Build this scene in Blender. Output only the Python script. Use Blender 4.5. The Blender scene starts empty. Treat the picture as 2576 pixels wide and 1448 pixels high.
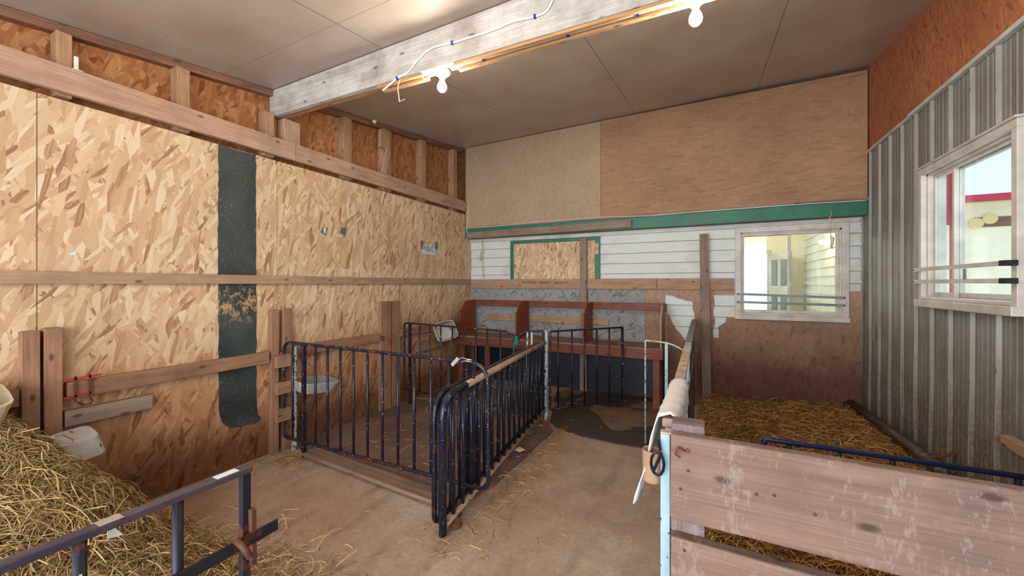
import bpy, math, random
import numpy as np
from mathutils import Vector, Matrix
random.seed(7); rng = np.random.default_rng(7)
sc = bpy.context.scene
C = bpy.data.collections.new('scene'); sc.collection.children.link(C)
# ---------------------------------------------------------------- camera
YAW = math.atan(.497); FPX = 1000.0; CAMH = 1.35
cd = bpy.data.cameras.new('camera'); cam = bpy.data.objects.new('camera', cd); C.objects.link(cam)
cam.location = (0, 0, CAMH); cam.rotation_euler = (math.pi/2, 0, YAW)
cd.sensor_width = 36; cd.lens = FPX/2576*36; cd.shift_y = -10/2576; cd.clip_start = .05
sc.camera = cam
# ---------------------------------------------------------------- light
w = bpy.data.worlds.new('world'); sc.world = w; w.use_nodes = True
bg = w.node_tree.nodes['Background']; bg.inputs[0].default_value = (.80, .91, 1, 1); bg.inputs[1].default_value = 1.0
def area(name, loc, rot, sx, sy, e, col):
    l = bpy.data.lights.new(name, 'AREA'); l.shape = 'RECTANGLE'; l.size = sx; l.size_y = sy; l.energy = e; l.color = col
    o = bpy.data.objects.new(name, l); C.objects.link(o); o.location = loc; o.rotation_euler = rot; return o
# added area light behind the camera as ambient fill; hazy sun from the right
area('rear_fill', (-.6, -2.3, 1.5), (math.radians(90), 0, 0), 4.2, 2.4, 185, (.95, .98, 1))
sl = bpy.data.lights.new('hazy_sun', 'SUN'); sl.energy = 3.2; sl.angle = math.radians(50); sl.color = (.93, .97, 1)
so = bpy.data.objects.new('hazy_sun', sl); C.objects.link(so); so.rotation_euler = (Vector((-1, -.25, -.55))*-1).to_track_quat('Z', 'Y').to_euler()
pl = bpy.data.lights.new('house_room_fill', 'POINT'); pl.energy = 36; pl.color = (1, .98, .93); pl.shadow_soft_size = .12  # unseen point light added to brighten the room behind the back window
po = bpy.data.objects.new('house_room_fill', pl); C.objects.link(po); po.location = (-.2, 6.6, 2.3)
sc.view_settings.view_transform = 'Standard'; sc.view_settings.look = 'None'; sc.view_settings.gamma = 1
sc.view_settings.use_curve_mapping = False; sc.view_settings.exposure = 0.42
sc.cycles.max_bounces = 8; sc.cycles.diffuse_bounces = 5
sc.cycles.sample_clamp_indirect = 6
# ---------------------------------------------------------------- where a sight line of the survey meets a plane of the barn
c_, s_ = math.cos(YAW), math.sin(YAW)
def ray(px, py):
    u = (px-1288)/FPX; v = (714-py)/FPX
    return (c_*u - s_, c_ + s_*u, v)
def onX(px, py, X): d = ray(px, py); k = X/d[0]; return Vector((X, d[1]*k, CAMH+d[2]*k))
def onY(px, py, Y): d = ray(px, py); k = Y/d[1]; return Vector((d[0]*k, Y, CAMH+d[2]*k))
def onZ(px, py, Z): d = ray(px, py); k = (Z-CAMH)/d[2]; return Vector((d[0]*k, d[1]*k, Z))
XL, XR, YB = -3.135, 1.33, 4.97
def cz(x, y): return 2.75+.13*(y-.65)+.02*(x+3.2)
# ---------------------------------------------------------------- mesh helpers
def wloc(o):
    v = Vector((0, 0, 0))
    while o: v += o.location; o = o.parent
    return v
class MB:
    def __init__(s): s.v = []; s.f = []; s.uv = []; s.mi = []
    def face(s, pts, uvs=None, m=0):
        i = len(s.v); s.v += [tuple(p) for p in pts]; s.f.append(list(range(i, i+len(pts))))
        s.uv.append(uvs or [(0, 0)]*len(pts)); s.mi.append(m)
    def hexa(s, P, L, m=0):
        # P: 8 corners (bottom ring 0-3, top ring 4-7); L: grain axis vector
        i = len(s.v); s.v += [tuple(p) for p in P]
        ou, ov = random.random()*20, random.random()*20
        L = Vector(L).normalized()
        for q in ((0, 3, 2, 1), (4, 5, 6, 7), (0, 1, 5, 4), (1, 2, 6, 5), (2, 3, 7, 6), (3, 0, 4, 7)):
            pts = [Vector(P[k]) for k in q]
            n = (pts[1]-pts[0]).cross(pts[2]-pts[0])
            if n.length > 1e-12: n.normalize()
            if abs(n.dot(L)) > .9:
                a = pts[1]-pts[0]; a.normalize(); b = n.cross(a)
                uv = [(p.dot(a)*.2+ou, p.dot(b)+ov) for p in pts]
            else:
                b = n.cross(L); uv = [(p.dot(L)+ou, p.dot(b)+ov) for p in pts]
            s.f.append([i+k for k in q]); s.uv.append(uv); s.mi.append(m)
        return s
    def box(s, x0, x1, y0, y1, z0, z1, m=0, L=None):
        x0, x1 = sorted((x0, x1)); y0, y1 = sorted((y0, y1)); z0, z1 = sorted((z0, z1))
        d = (x1-x0, y1-y0, z1-z0)
        if L is None: k = d.index(max(d)); L = [(1, 0, 0), (0, 1, 0), (0, 0, 1)][k]
        return s.hexa([(x0, y0, z0), (x1, y0, z0), (x1, y1, z0), (x0, y1, z0), (x0, y0, z1), (x1, y0, z1), (x1, y1, z1), (x0, y1, z1)], L, m)
    def bar(s, p0, p1, wd, th, side=None, m=0):
        # board from p0 to p1; wd measured along 'side' direction, th along the third
        p0, p1 = Vector(p0), Vector(p1); d = (p1-p0).normalized()
        sd = Vector(side) if side else Vector((0, 0, 1))
        sd = (sd-d*sd.dot(d)).normalized(); t = d.cross(sd)
        a, b = sd*wd/2, t*th/2
        return s.hexa([p0-a-b, p0+a-b, p0+a+b, p0-a+b, p1-a-b, p1+a-b, p1+a+b, p1-a+b], d, m)
    def tube(s, pts, r, seg=8, closed=False, m=0, cap=True):
        pts = [Vector(p) for p in pts]; n = len(pts); i0 = len(s.v)
        rr = r if hasattr(r, '__len__') else [r]*n
        t0 = (pts[1]-pts[0]).normalized(); up = Vector((0, 0, 1)) if abs(t0.z) < .9 else Vector((0, 1, 0))
        nn = (up-t0*up.dot(t0)).normalized(); L = 0; Ls = []
        for k in range(n):
            if closed: t = (pts[(k+1) % n]-pts[k-1])
            else: t = pts[min(k+1, n-1)]-pts[max(k-1, 0)]
            t.normalize(); nn = (nn-t*nn.dot(t)).normalized(); b = t.cross(nn)
            if k: L += (pts[k]-pts[k-1]).length
            Ls.append(L)
            for j in range(seg):
                a = 2*math.pi*j/seg; s.v.append(tuple(pts[k]+(nn*math.cos(a)+b*math.sin(a))*rr[k]))
        ou = random.random()*10
        for k in range(n if closed else n-1):
            k2 = (k+1) % n
            for j in range(seg):
                j2 = (j+1) % seg
                s.f.append([i0+k*seg+j, i0+k*seg+j2, i0+k2*seg+j2, i0+k2*seg+j])
                s.uv.append([(Ls[k]+ou, j/seg*.1), (Ls[k]+ou, (j+1)/seg*.1), (Ls[k2]+ou, (j+1)/seg*.1), (Ls[k2]+ou, j/seg*.1)]); s.mi.append(m)
        if cap and not closed:
            s.f.append([i0+j for j in range(seg)][::-1]); s.uv.append([(0, 0)]*seg); s.mi.append(m)
            s.f.append([i0+(n-1)*seg+j for j in range(seg)]); s.uv.append([(0, 0)]*seg); s.mi.append(m)
        return s
    def lathe(s, c, prof, seg=20, m=0, axis=(0, 0, 1)):
        ax = Vector(axis).normalized(); u = ax.orthogonal().normalized(); v = ax.cross(u); c = Vector(c); i0 = len(s.v)
        for (r, h) in prof:
            for j in range(seg):
                a = 2*math.pi*j/seg; s.v.append(tuple(c+ax*h+(u*math.cos(a)+v*math.sin(a))*max(r, 1e-4)))
        for k in range(len(prof)-1):
            for j in range(seg):
                j2 = (j+1) % seg
                s.f.append([i0+k*seg+j, i0+k*seg+j2, i0+(k+1)*seg+j2, i0+(k+1)*seg+j]); s.uv.append([(0, 0)]*4); s.mi.append(m)
        return s
    def prism(s, poly, plane, lo, hi, m=0):
        # poly: 2-D points; plane 'X' -> (y,z), 'Y' -> (x,z), 'Z' -> (x,y)
        def P(p, h): return {'X': (h, p[0], p[1]), 'Y': (p[0], h, p[1]), 'Z': (p[0], p[1], h)}[plane]
        i0 = len(s.v); n = len(poly)
        s.v += [P(p, lo) for p in poly]+[P(p, hi) for p in poly]
        s.f.append(list(range(i0, i0+n))[::-1]); s.uv.append([tuple(p) for p in poly][::-1]); s.mi.append(m)
        s.f.append(list(range(i0+n, i0+2*n))); s.uv.append([tuple(p) for p in poly]); s.mi.append(m)
        for k in range(n):
            k2 = (k+1) % n; s.f.append([i0+k, i0+k2, i0+n+k2, i0+n+k])
            s.uv.append([tuple(poly[k]), tuple(poly[k2]), (poly[k2][0]+.01, poly[k2][1]+.01), (poly[k][0]+.01, poly[k][1]+.01)]); s.mi.append(m)
        return s
    def build(s, name, mats, parent=None, smooth=False, bevel=0, origin=None, fix=True):
        if not isinstance(mats, (list, tuple)): mats = [mats]
        V = np.array(s.v, float)
        if parent: off = np.array(wloc(parent))
        elif origin is not None: off = np.array(origin, float)
        else: off = np.array([(V[:, 0].min()+V[:, 0].max())/2, (V[:, 1].min()+V[:, 1].max())/2, V[:, 2].min()])
        me = bpy.data.meshes.new(name); me.from_pydata((V-off).tolist(), [], s.f)
        ul = me.uv_layers.new(name='UVMap')
        ul.data.foreach_set('uv', [c for f in s.uv for p in f for c in p])
        for m in mats: me.materials.append(m)
        me.polygons.foreach_set('material_index', s.mi)
        if smooth: me.polygons.foreach_set('use_smooth', [True]*len(s.f))
        me.update()
        if fix:
            import bmesh
            bm = bmesh.new(); bm.from_mesh(me); bmesh.ops.recalc_face_normals(bm, faces=bm.faces); bm.to_mesh(me); bm.free()
        o = bpy.data.objects.new(name, me); C.objects.link(o)
        if parent: o.parent = parent
        else: o.location = off
        if bevel:
            b = o.modifiers.new('bevel', 'BEVEL'); b.width = bevel; b.segments = 2; b.limit_method = 'ANGLE'; b.angle_limit = math.radians(50)
        return o
def tag(o, label, cat, group=None, kind=None):
    o['label'] = label; o['category'] = cat
    if group: o['group'] = group
    if kind: o['kind'] = kind
    return o
def st(o): o['kind'] = 'structure'; return o
def thing(name, label, cat, loc=(0, 0, 0), group=None):
    o = bpy.data.objects.new(name, None); o.empty_display_size = .1; C.objects.link(o); o.location = loc
    return tag(o, label, cat, group)
def rnd_path(pts, r, closed=True, k=6):
    pts = [Vector(p) for p in pts]; out = []; n = len(pts)
    rr = r if hasattr(r, '__len__') else [r]*n
    for i, p in enumerate(pts):
        if (not closed and i in (0, n-1)) or rr[i] <= 0.001: out.append(p); continue
        a = (pts[i-1]-p); b = (pts[(i+1) % n]-p); a.normalize(); b.normalize()
        A = p+a*rr[i]; B = p+b*rr[i]
        for j in range(k+1):
            t = j/k; out.append(A*(1-t)**2+p*2*t*(1-t)+B*t*t)
    return out
# ---------------------------------------------------------------- materials
def newmat(name):
    m = bpy.data.materials.new(name); m.use_nodes = True; nt = m.node_tree
    return m, nt, nt.nodes['Principled BSDF']
def N(nt, typ, ins=None, **at):
    n = nt.nodes.new('ShaderNode'+typ)
    for k, v in at.items(): setattr(n, k, v)
    for k, v in (ins or {}).items():
        s = n.inputs[k]
        if isinstance(v, bpy.types.NodeSocket): nt.links.new(v, s)
        else: s.default_value = v
    return n
def ramp(nt, fac, stops, interp='LINEAR'):
    r = N(nt, 'ValToRGB', {0: fac}); cr = r.color_ramp; cr.interpolation = interp
    while len(cr.elements) < len(stops): cr.elements.new(.5)
    for e, (p, c) in zip(cr.elements, stops):
        e.position = p; e.color = (c, c, c, 1) if isinstance(c, (int, float)) else (*c, 1)
    return r.outputs[0]
def mix(nt, fac, a, b, bt='MIX'):
    n = N(nt, 'MixRGB', {0: fac, 1: a if not isinstance(a, tuple) else (*a, 1), 2: b if not isinstance(b, tuple) else (*b, 1)}, blend_type=bt)
    return n.outputs[0]
def math_(nt, op, a, b=0.0, c=None):
    d = {0: a, 1: b}
    if c is not None: d[2] = c
    return N(nt, 'Math', d, operation=op).outputs[0]
def noise(nt, vec, scale, detail=4, rough=.55, dist=0, dims='3D'):
    return N(nt, 'TexNoise', {'Vector': vec, 'Scale': scale, 'Detail': detail, 'Roughness': rough, 'Distortion': dist}, noise_dimensions=dims).outputs[0]
def srgb(r, g, b):
    f = lambda x: (x/255/12.92 if x/255 <= .04045 else ((x/255+.055)/1.055)**2.4)
    return (f(r), f(g), f(b))
def bump(nt, b, h, strength=.3, dist=.01):
    n = N(nt, 'Bump', {'Height': h, 'Strength': strength, 'Distance': dist}); nt.links.new(n.outputs[0], b.inputs['Normal'])
def uvn(nt): return N(nt, 'TexCoord').outputs['UV']
def geo(nt): return N(nt, 'NewGeometry').outputs['Position']
def sepz(nt, v): return N(nt, 'SeparateXYZ', {0: v}).outputs[2]

def osb(name, pal, contrast=1.0, angles=(20, 148, 112, 64, 128, 96, 52, 80), fl=(.115, .021), seams=None, dirt=None, mean=None, paint=None, grime=.25):
    """strand board; pal = list of colours from rare dark to light; dirt = (height, strength, colour)"""
    m, nt, b = newmat(name); uv = uvn(nt)
    warp = N(nt, 'TexNoise', {'Vector': uv, 'Scale': 14, 'Detail': 2}).outputs['Color']
    uvw = N(nt, 'VectorMath', {0: uv, 1: N(nt, 'VectorMath', {0: N(nt, 'VectorMath', {0: warp, 1: (-.5, -.5, -.5)}).outputs[0], 'Scale': .009}, operation='SCALE').outputs[0]}).outputs[0]
    col = None; hgt = None
    n = len(pal)
    for i, a in enumerate(angles):
        mp = N(nt, 'Mapping', {'Vector': uvw, 'Location': (i*3.7, i*1.3, 0), 'Rotation': (0, 0, -math.radians(a))})
        mp2 = N(nt, 'VectorMath', {0: mp.outputs[0], 1: (1/(fl[0]*(1+.25*(i % 2))), 1/(fl[1]*(1+.3*(i % 3))), 1)}, operation='MULTIPLY')
        vo = N(nt, 'TexVoronoi', {'Vector': mp2.outputs[0], 'Scale': 1}, voronoi_dimensions='2D')
        sp = N(nt, 'SeparateColor', {0: vo.outputs['Color']})
        gr = N(nt, 'TexNoise', {'Vector': N(nt, 'VectorMath', {0: mp.outputs[0], 1: (6, 160, 1)}, operation='MULTIPLY').outputs[0], 'Scale': 1, 'Detail': 2}).outputs[0]
        tone = math_(nt, 'ADD', sp.outputs[0], math_(nt, 'MULTIPLY', math_(nt, 'SUBTRACT', gr, .5), .4))
        ci = ramp(nt, tone, [(0.0 if j == 0 else .10+.85*((j-1)/(n-2))**.8, c) for j, c in enumerate(pal)])
        if col is None: col = ci; hgt = sp.outputs[0]
        else:
            msk = math_(nt, 'GREATER_THAN', sp.outputs[1], .60)
            col = mix(nt, msk, col, ci)
            hgt = math_(nt, 'ADD', math_(nt, 'MULTIPLY', hgt, math_(nt, 'SUBTRACT', 1.0, msk)), math_(nt, 'MULTIPLY', sp.outputs[2], msk))
    if contrast < 1: col = mix(nt, contrast, mean, col)
    big = noise(nt, uv, 1.3, 5, .6)
    col = mix(nt, grime, col, mix(nt, 1.0, col, ramp(nt, big, [(.3, .55), (.65, 1.15)]), 'MULTIPLY'))
    spk = ramp(nt, noise(nt, uv, 55, 2), [(.70, 0.0), (.74, 1.0)])
    col = mix(nt, math_(nt, 'MULTIPLY', spk, .5), col, (.07, .035, .02))
    pos = geo(nt); z = sepz(nt, pos)
    if paint:   # (z0, z1, colour, amount)
        pn = noise(nt, pos, 9, 5, .7)
        band = ramp(nt, math_(nt, 'ADD', math_(nt, 'MULTIPLY', pn, .5), math_(nt, 'SUBTRACT', .0, math_(nt, 'ABSOLUTE', math_(nt, 'SUBTRACT', z, paint[0])))), [(paint[1]-.03, 0.0), (paint[1]+.03, 1.0)])
        col = mix(nt, math_(nt, 'MULTIPLY', band, paint[3]), col, paint[2])
    for (hh, wd, strg, dc) in (dirt or []):
        dn = noise(nt, pos, 3.2, 6, .62); dn2 = noise(nt, pos, 16, 5, .65)
        k = math_(nt, 'ADD', math_(nt, 'ADD', z, math_(nt, 'MULTIPLY', dn, -1.1*wd)), math_(nt, 'MULTIPLY', dn2, -.6*wd))
        fac = N(nt, 'MapRange', {0: k, 1: hh-wd*1.4, 2: hh-wd*.2, 3: strg, 4: 0.0}).outputs[0]
        col = mix(nt, fac, col, mix(nt, 1.0, col, dc, 'MULTIPLY'))
    if seams:
        sx = N(nt, 'SeparateXYZ', {0: uv})
        for (ax, val, wdt) in seams:
            s = sx.outputs[ax]
            f = math_(nt, 'LESS_THAN', math_(nt, 'ABSOLUTE', math_(nt, 'SUBTRACT', s, val)), wdt)
            col = mix(nt, math_(nt, 'MULTIPLY', f, .8), col, (.07, .035, .015))
    nt.links.new(col, b.inputs['Base Color']); b.inputs['Roughness'].default_value = .75
    b.inputs['Specular IOR Level'].default_value = .25
    bump(nt, b, hgt, .35, .0015)
    return m

def wood(name, c1, c2, c3=None, scale=1.0, rough=.7, knots=True, wear=None, grime=.35):
    m, nt, b = newmat(name); uv = uvn(nt)
    v = N(nt, 'VectorMath', {0: uv, 1: (1.6*scale, 26*scale, 1)}, operation='MULTIPLY').outputs[0]
    g = noise(nt, v, 1.0, 5, .6, .4)
    v2 = N(nt, 'VectorMath', {0: uv, 1: (5*scale, 170*scale, 1)}, operation='MULTIPLY').outputs[0]
    g2 = noise(nt, v2, 1.0, 3)
    col = ramp(nt, g, [(.3, c2), (.62, c1)])
    col = mix(nt, .5, col, mix(nt, 1.0, col, ramp(nt, g2, [(.3, .62), (.65, 1.2)]), 'MULTIPLY'))
    bl = noise(nt, uv, 3.1, 5, .65)
    col = mix(nt, ramp(nt, bl, [(.42, 0.0), (.72, grime*1.6)]), col, c3 or tuple(x*.5 for x in c2))
    if knots:
        kv = N(nt, 'VectorMath', {0: uv, 1: (4.0, 9, 1)}, operation='MULTIPLY').outputs[0]
        vo = N(nt, 'TexVoronoi', {'Vector': kv, 'Scale': 1}, voronoi_dimensions='2D')
        kk = ramp(nt, vo.outputs['Distance'], [(.05, 1.0), (.11, 0.0)])
        sel = math_(nt, 'GREATER_THAN', N(nt, 'SeparateColor', {0: vo.outputs['Color']}).outputs[0], .6)
        col = mix(nt, math_(nt, 'MULTIPLY', math_(nt, 'MULTIPLY', kk, sel), .75), col, tuple(x*.22 for x in c2))
    if wear:
        wn = noise(nt, N(nt, 'VectorMath', {0: uv, 1: (60, 22, 1)}, operation='MULTIPLY').outputs[0], 1.0, 6, .75)
        wn2 = noise(nt, N(nt, 'VectorMath', {0: uv, 1: (9, 1.6, 1)}, operation='MULTIPLY').outputs[0], 1.0, 4)
        col = mix(nt, math_(nt, 'MULTIPLY', ramp(nt, math_(nt, 'MULTIPLY', wn, math_(nt, 'ADD', wn2, .5)), [(.55, 0.0), (.62, 1.0)]), .55), col, wear)
    nt.links.new(col, b.inputs['Base Color']); b.inputs['Roughness'].default_value = rough
    b.inputs['Specular IOR Level'].default_value = .25
    bump(nt, b, g2, .25, .002)
    return m

def painted(name, base, chip, chip2=None, amt=.62, sc_=22, rough=.45, metal=0.0, soft=.02, extra=None):
    m, nt, b = newmat(name); p = geo(nt)
    n1 = noise(nt, p, sc_, 5, .65); n2 = noise(nt, p, 7, 4, .6)
    col = mix(nt, ramp(nt, n2, [(.3, 0.0), (.7, .6)]), base, tuple(x*.45 for x in base))
    if chip2: col = mix(nt, ramp(nt, noise(nt, p, 9, 6, .7), [(.55, 0.0), (.6, 1.0)]), col, chip2)
    col = mix(nt, ramp(nt, n1, [(amt, 0.0), (amt+soft, 1.0)]), col, chip)
    if extra: col = mix(nt, ramp(nt, noise(nt, p, 13, 5, .7), [(extra[0], 0.0), (extra[0]+.02, 1.0)]), col, extra[1])
    nt.links.new(col, b.inputs['Base Color']); b.inputs['Roughness'].default_value = rough; b.inputs['Metallic'].default_value = metal
    bump(nt, b, n1, .35, .002)
    return m
def plain(name, col, rough=.6, metal=0.0, var=.15, scale=8, spec=.5):
    m, nt, b = newmat(name); p = geo(nt)
    c = mix(nt, ramp(nt, noise(nt, p, scale, 5, .6), [(.35, 0.0), (.7, 1.0)]), tuple(x*(1+var) for x in col), tuple(x*(1-var) for x in col))
    nt.links.new(c, b.inputs['Base Color']); b.inputs['Roughness'].default_value = rough; b.inputs['Metallic'].default_value = metal
    b.inputs['Specular IOR Level'].default_value = spec
    return m
def glow(name, col, e):
    m, nt, b = newmat(name); b.inputs['Base Color'].default_value = (1, 1, 1, 1)
    b.inputs['Emission Color'].default_value = (*col, 1); b.inputs['Emission Strength'].default_value = e; return m

M = {}
PAL = [srgb(150, 104, 78), srgb(192, 156, 120), srgb(206, 172, 136), srgb(214, 184, 148), srgb(220, 192, 158), srgb(230, 208, 180)]
M['osb_left'] = osb('osb_left', PAL, contrast=.9, mean=PAL[3], seams=[(0, .752, .0022), (0, 2.035, .0018), (0, 3.30, .0015), (0, 4.52, .0015)], grime=.3,
    dirt=[(.86, .38, .75, (.60, .37, .24)), (.30, .22, .9, (.34, .24, .20))])
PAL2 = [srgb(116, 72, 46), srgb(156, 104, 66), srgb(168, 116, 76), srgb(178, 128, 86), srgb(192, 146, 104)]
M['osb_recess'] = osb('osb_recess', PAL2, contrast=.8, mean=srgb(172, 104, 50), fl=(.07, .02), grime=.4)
M['osb_right'] = osb('osb_right', [srgb(134, 80, 54), srgb(168, 106, 74), srgb(180, 118, 84), srgb(194, 134, 98)], contrast=.8, mean=srgb(178, 116, 82), fl=(.06, .014), grime=.35)
M['osb_up1'] = osb('osb_up1', [srgb(120, 92, 66), srgb(160, 130, 98), srgb(176, 146, 114), srgb(188, 158, 124)], contrast=.35, mean=srgb(178, 158, 134), fl=(.03, .01), grime=.3)
M['osb_up2'] = osb('osb_up2', [srgb(104, 66, 46), srgb(150, 104, 72), srgb(166, 120, 84), srgb(182, 138, 98)], contrast=.38, mean=srgb(172, 138, 112), fl=(.10, .014), angles=(95, 172, 22, -12, 5), grime=.5)
M['osb_blue'] = osb('osb_blue', [srgb(60, 62, 74), srgb(120, 124, 132), srgb(150, 156, 164), srgb(170, 150, 130), srgb(150, 164, 172)], contrast=.6, mean=srgb(150, 150, 152), fl=(.07, .018), angles=(82, 10, 100, 130, 40),
    dirt=[(.62, .1, .97, (.10, .12, .22))])
M['osb_brown'] = osb('osb_brown', [srgb(116, 84, 68), srgb(164, 132, 110), srgb(184, 152, 128), srgb(194, 164, 140)], contrast=.5, mean=srgb(184, 152, 130), fl=(.05, .02), grime=.5,
    dirt=[(1.05, .35, .75, (.62, .5, .45)), (.55, .28, .85, (.44, .32, .30))])
M['osb_board'] = osb('osb_board', PAL, fl=(.07, .02), contrast=.9, mean=PAL[3])
M['osb_house'] = plain('cream_room_wall', srgb(238, 232, 206), .8, var=.04)
M['stud'] = wood('stud_wood', srgb(186, 148, 116), srgb(164, 124, 94), srgb(128, 100, 80))
M['plank'] = wood('plank_wood', srgb(196, 160, 136), srgb(176, 138, 114), srgb(132, 110, 98))
M['plank_grey'] = wood('plank_grey', srgb(158, 136, 122), srgb(130, 108, 96), srgb(104, 90, 84))
M['rail'] = wood('rail_wood', srgb(184, 152, 122), srgb(164, 130, 102), srgb(130, 110, 96))
M['post'] = wood('post_wood', srgb(168, 128, 102), srgb(142, 102, 78), srgb(96, 74, 64))
M['post_red'] = wood('post_brown', srgb(150, 108, 84), srgb(122, 84, 66), srgb(84, 64, 58), grime=.5)
M['fence'] = wood('fence_wood', srgb(138, 112, 100), srgb(118, 92, 80), srgb(100, 82, 76), wear=srgb(150, 136, 130), grime=.5)
M['fence_grey'] = wood('fence_grey', srgb(150, 130, 128), srgb(100, 84, 86), srgb(80, 70, 74), wear=srgb(150, 160, 180))
M['beam'] = wood('beam_wood', srgb(198, 196, 192), srgb(172, 168, 162), srgb(122, 108, 96), grime=.5)
M['beam_warm'] = wood('beam_under', srgb(196, 156, 116), srgb(172, 130, 92), srgb(130, 96, 70))
M['cedar'] = wood('red_stained_wood', srgb(136, 80, 62), srgb(106, 58, 46), srgb(70, 34, 30), rough=.45)
M['cedar_ply'] = wood('red_ply', srgb(150, 80, 52), srgb(130, 64, 42), srgb(100, 44, 28), knots=False, rough=.5, grime=.2)
M['desk_top'] = wood('worn_top', srgb(150, 122, 104), srgb(124, 92, 74), srgb(92, 74, 68), rough=.6, knots=False)
M['navy'] = painted('navy_kick', srgb(20, 30, 48), srgb(70, 90, 110), amt=.66, rough=.5)
M['green'] = painted('green_paint', srgb(44, 124, 96), srgb(70, 96, 80), amt=.68, rough=.5)
M['white_paint'] = painted('white_paint', srgb(214, 216, 212), srgb(150, 120, 104), amt=.72, rough=.5)
M['win_white'] = painted('window_white', srgb(222, 216, 208), srgb(150, 126, 112), amt=.74, rough=.45)
M['pipe'] = painted('navy_pipe', srgb(36, 36, 54), srgb(214, 218, 222), srgb(86, 50, 38), amt=.635, sc_=70, rough=.35, metal=.2)
M['pipe_dark'] = painted('dark_pipe', srgb(26, 28, 48), srgb(196, 196, 196), srgb(72, 44, 36), amt=.66, sc_=70, rough=.35, metal=.2)
M['pipe_big'] = painted('blue_black_pipe', srgb(30, 38, 60), srgb(150, 176, 196), srgb(40, 28, 40), amt=.63, sc_=60, rough=.3, metal=.2)
M['pipe_beige'] = painted('worn_beige_pipe', srgb(168, 140, 116), srgb(40, 36, 52), srgb(132, 112, 98), amt=.60, sc_=48, rough=.5)
M['pipe_rust'] = painted('rusty_pipe', srgb(104, 62, 48), srgb(196, 160, 110), srgb(70, 44, 50), amt=.68, sc_=35, rough=.6)
M['pipe_white'] = painted('peeling_white', srgb(196, 214, 220), srgb(50, 34, 34), srgb(170, 196, 206), amt=.56, sc_=45, rough=.5)
M['pipe_iceblue'] = painted('pale_blue_angle', srgb(166, 204, 216), srgb(40, 34, 48), amt=.66, sc_=30, rough=.5)
M['peel_top'] = painted('flaking_top', srgb(206, 176, 148), srgb(90, 70, 64), srgb(170, 190, 196), amt=.58, sc_=50, rough=.6)
M['joint'] = plain('lap_shadow', srgb(120, 104, 92), .9, 0, .1)  # shadow gap under the siding laps, painted as thin brown strips
M['grey_steel'] = plain('grey_steel', srgb(128, 126, 128), .5, .5)
M['window_bar'] = plain('window_bar', srgb(120, 142, 146), .5, .2)
M['rust'] = plain('rust', srgb(112, 58, 40), .8, .1, .3, 30)
M['nail'] = plain('nail', srgb(84, 58, 50), .7, .3, .2, 30)
M['steel'] = plain('zinc', srgb(190, 196, 200), .35, .8)
M['black'] = plain('black_rubber', srgb(24, 26, 30), .6)
M['plastic_white'] = painted('white_tub', srgb(206, 206, 200), srgb(90, 70, 56), amt=.64, sc_=16, rough=.4)
M['tub_cream'] = plain('cream_tub', srgb(196, 180, 150), .4, 0, .12)
M['cable'] = plain('white_cable', srgb(226, 226, 222), .45, 0, .05)
M['staple'] = plain('blue_staple', srgb(30, 40, 150), .4, 0, .05)
M['ceramic'] = plain('porcelain', srgb(236, 226, 206), .3, 0, .03)
M['zincbox'] = plain('lamp_box', srgb(150, 190, 196), .4, .4, .05)
M['bulb'] = glow('lit_bulb', (1, .90, .74), 340)
M['bulb_house'] = glow('lit_bulb_house', (1, .78, .42), 120)
M['twine'] = plain('baling_twine', srgb(186, 168, 130), .9, 0, .2, 60)
M['twine_green'] = plain('green_cord', srgb(20, 112, 80), .8, 0, .2, 60)
M['cloth'] = plain('white_cloth', srgb(226, 222, 222), .95, 0, .04, 40, .1)
M['paper'] = plain('white_paper', srgb(214, 224, 226), .8, 0, .03)
M['tape'] = plain('duct_tape', srgb(104, 112, 122), .4, .2, .1, 40)
M['ink'] = plain('ink', srgb(44, 40, 44), .7, 0, .05)
M['inkfaint'] = plain('faint_ink', srgb(134, 104, 80), .7, 0, .05)
M['red'] = plain('red_plastic', srgb(176, 44, 54), .4, 0, .15)
M['red_paint'] = plain('red_paint', srgb(150, 34, 52), .5, 0, .05)
M['fascia_red'] = plain('fascia_red', srgb(190, 40, 70), .5, 0, .05)
M['sky_panel'] = plain('pale_roof', srgb(206, 226, 230), .5, 0, .03)
M['log'] = plain('log_end', srgb(226, 204, 150), .7, 0, .08, 20)
M['steel_pipe'] = painted('old_iron_pipe', srgb(84, 72, 66), srgb(130, 108, 80), srgb(70, 52, 50), amt=.6, sc_=14, rough=.6, metal=.2)

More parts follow.
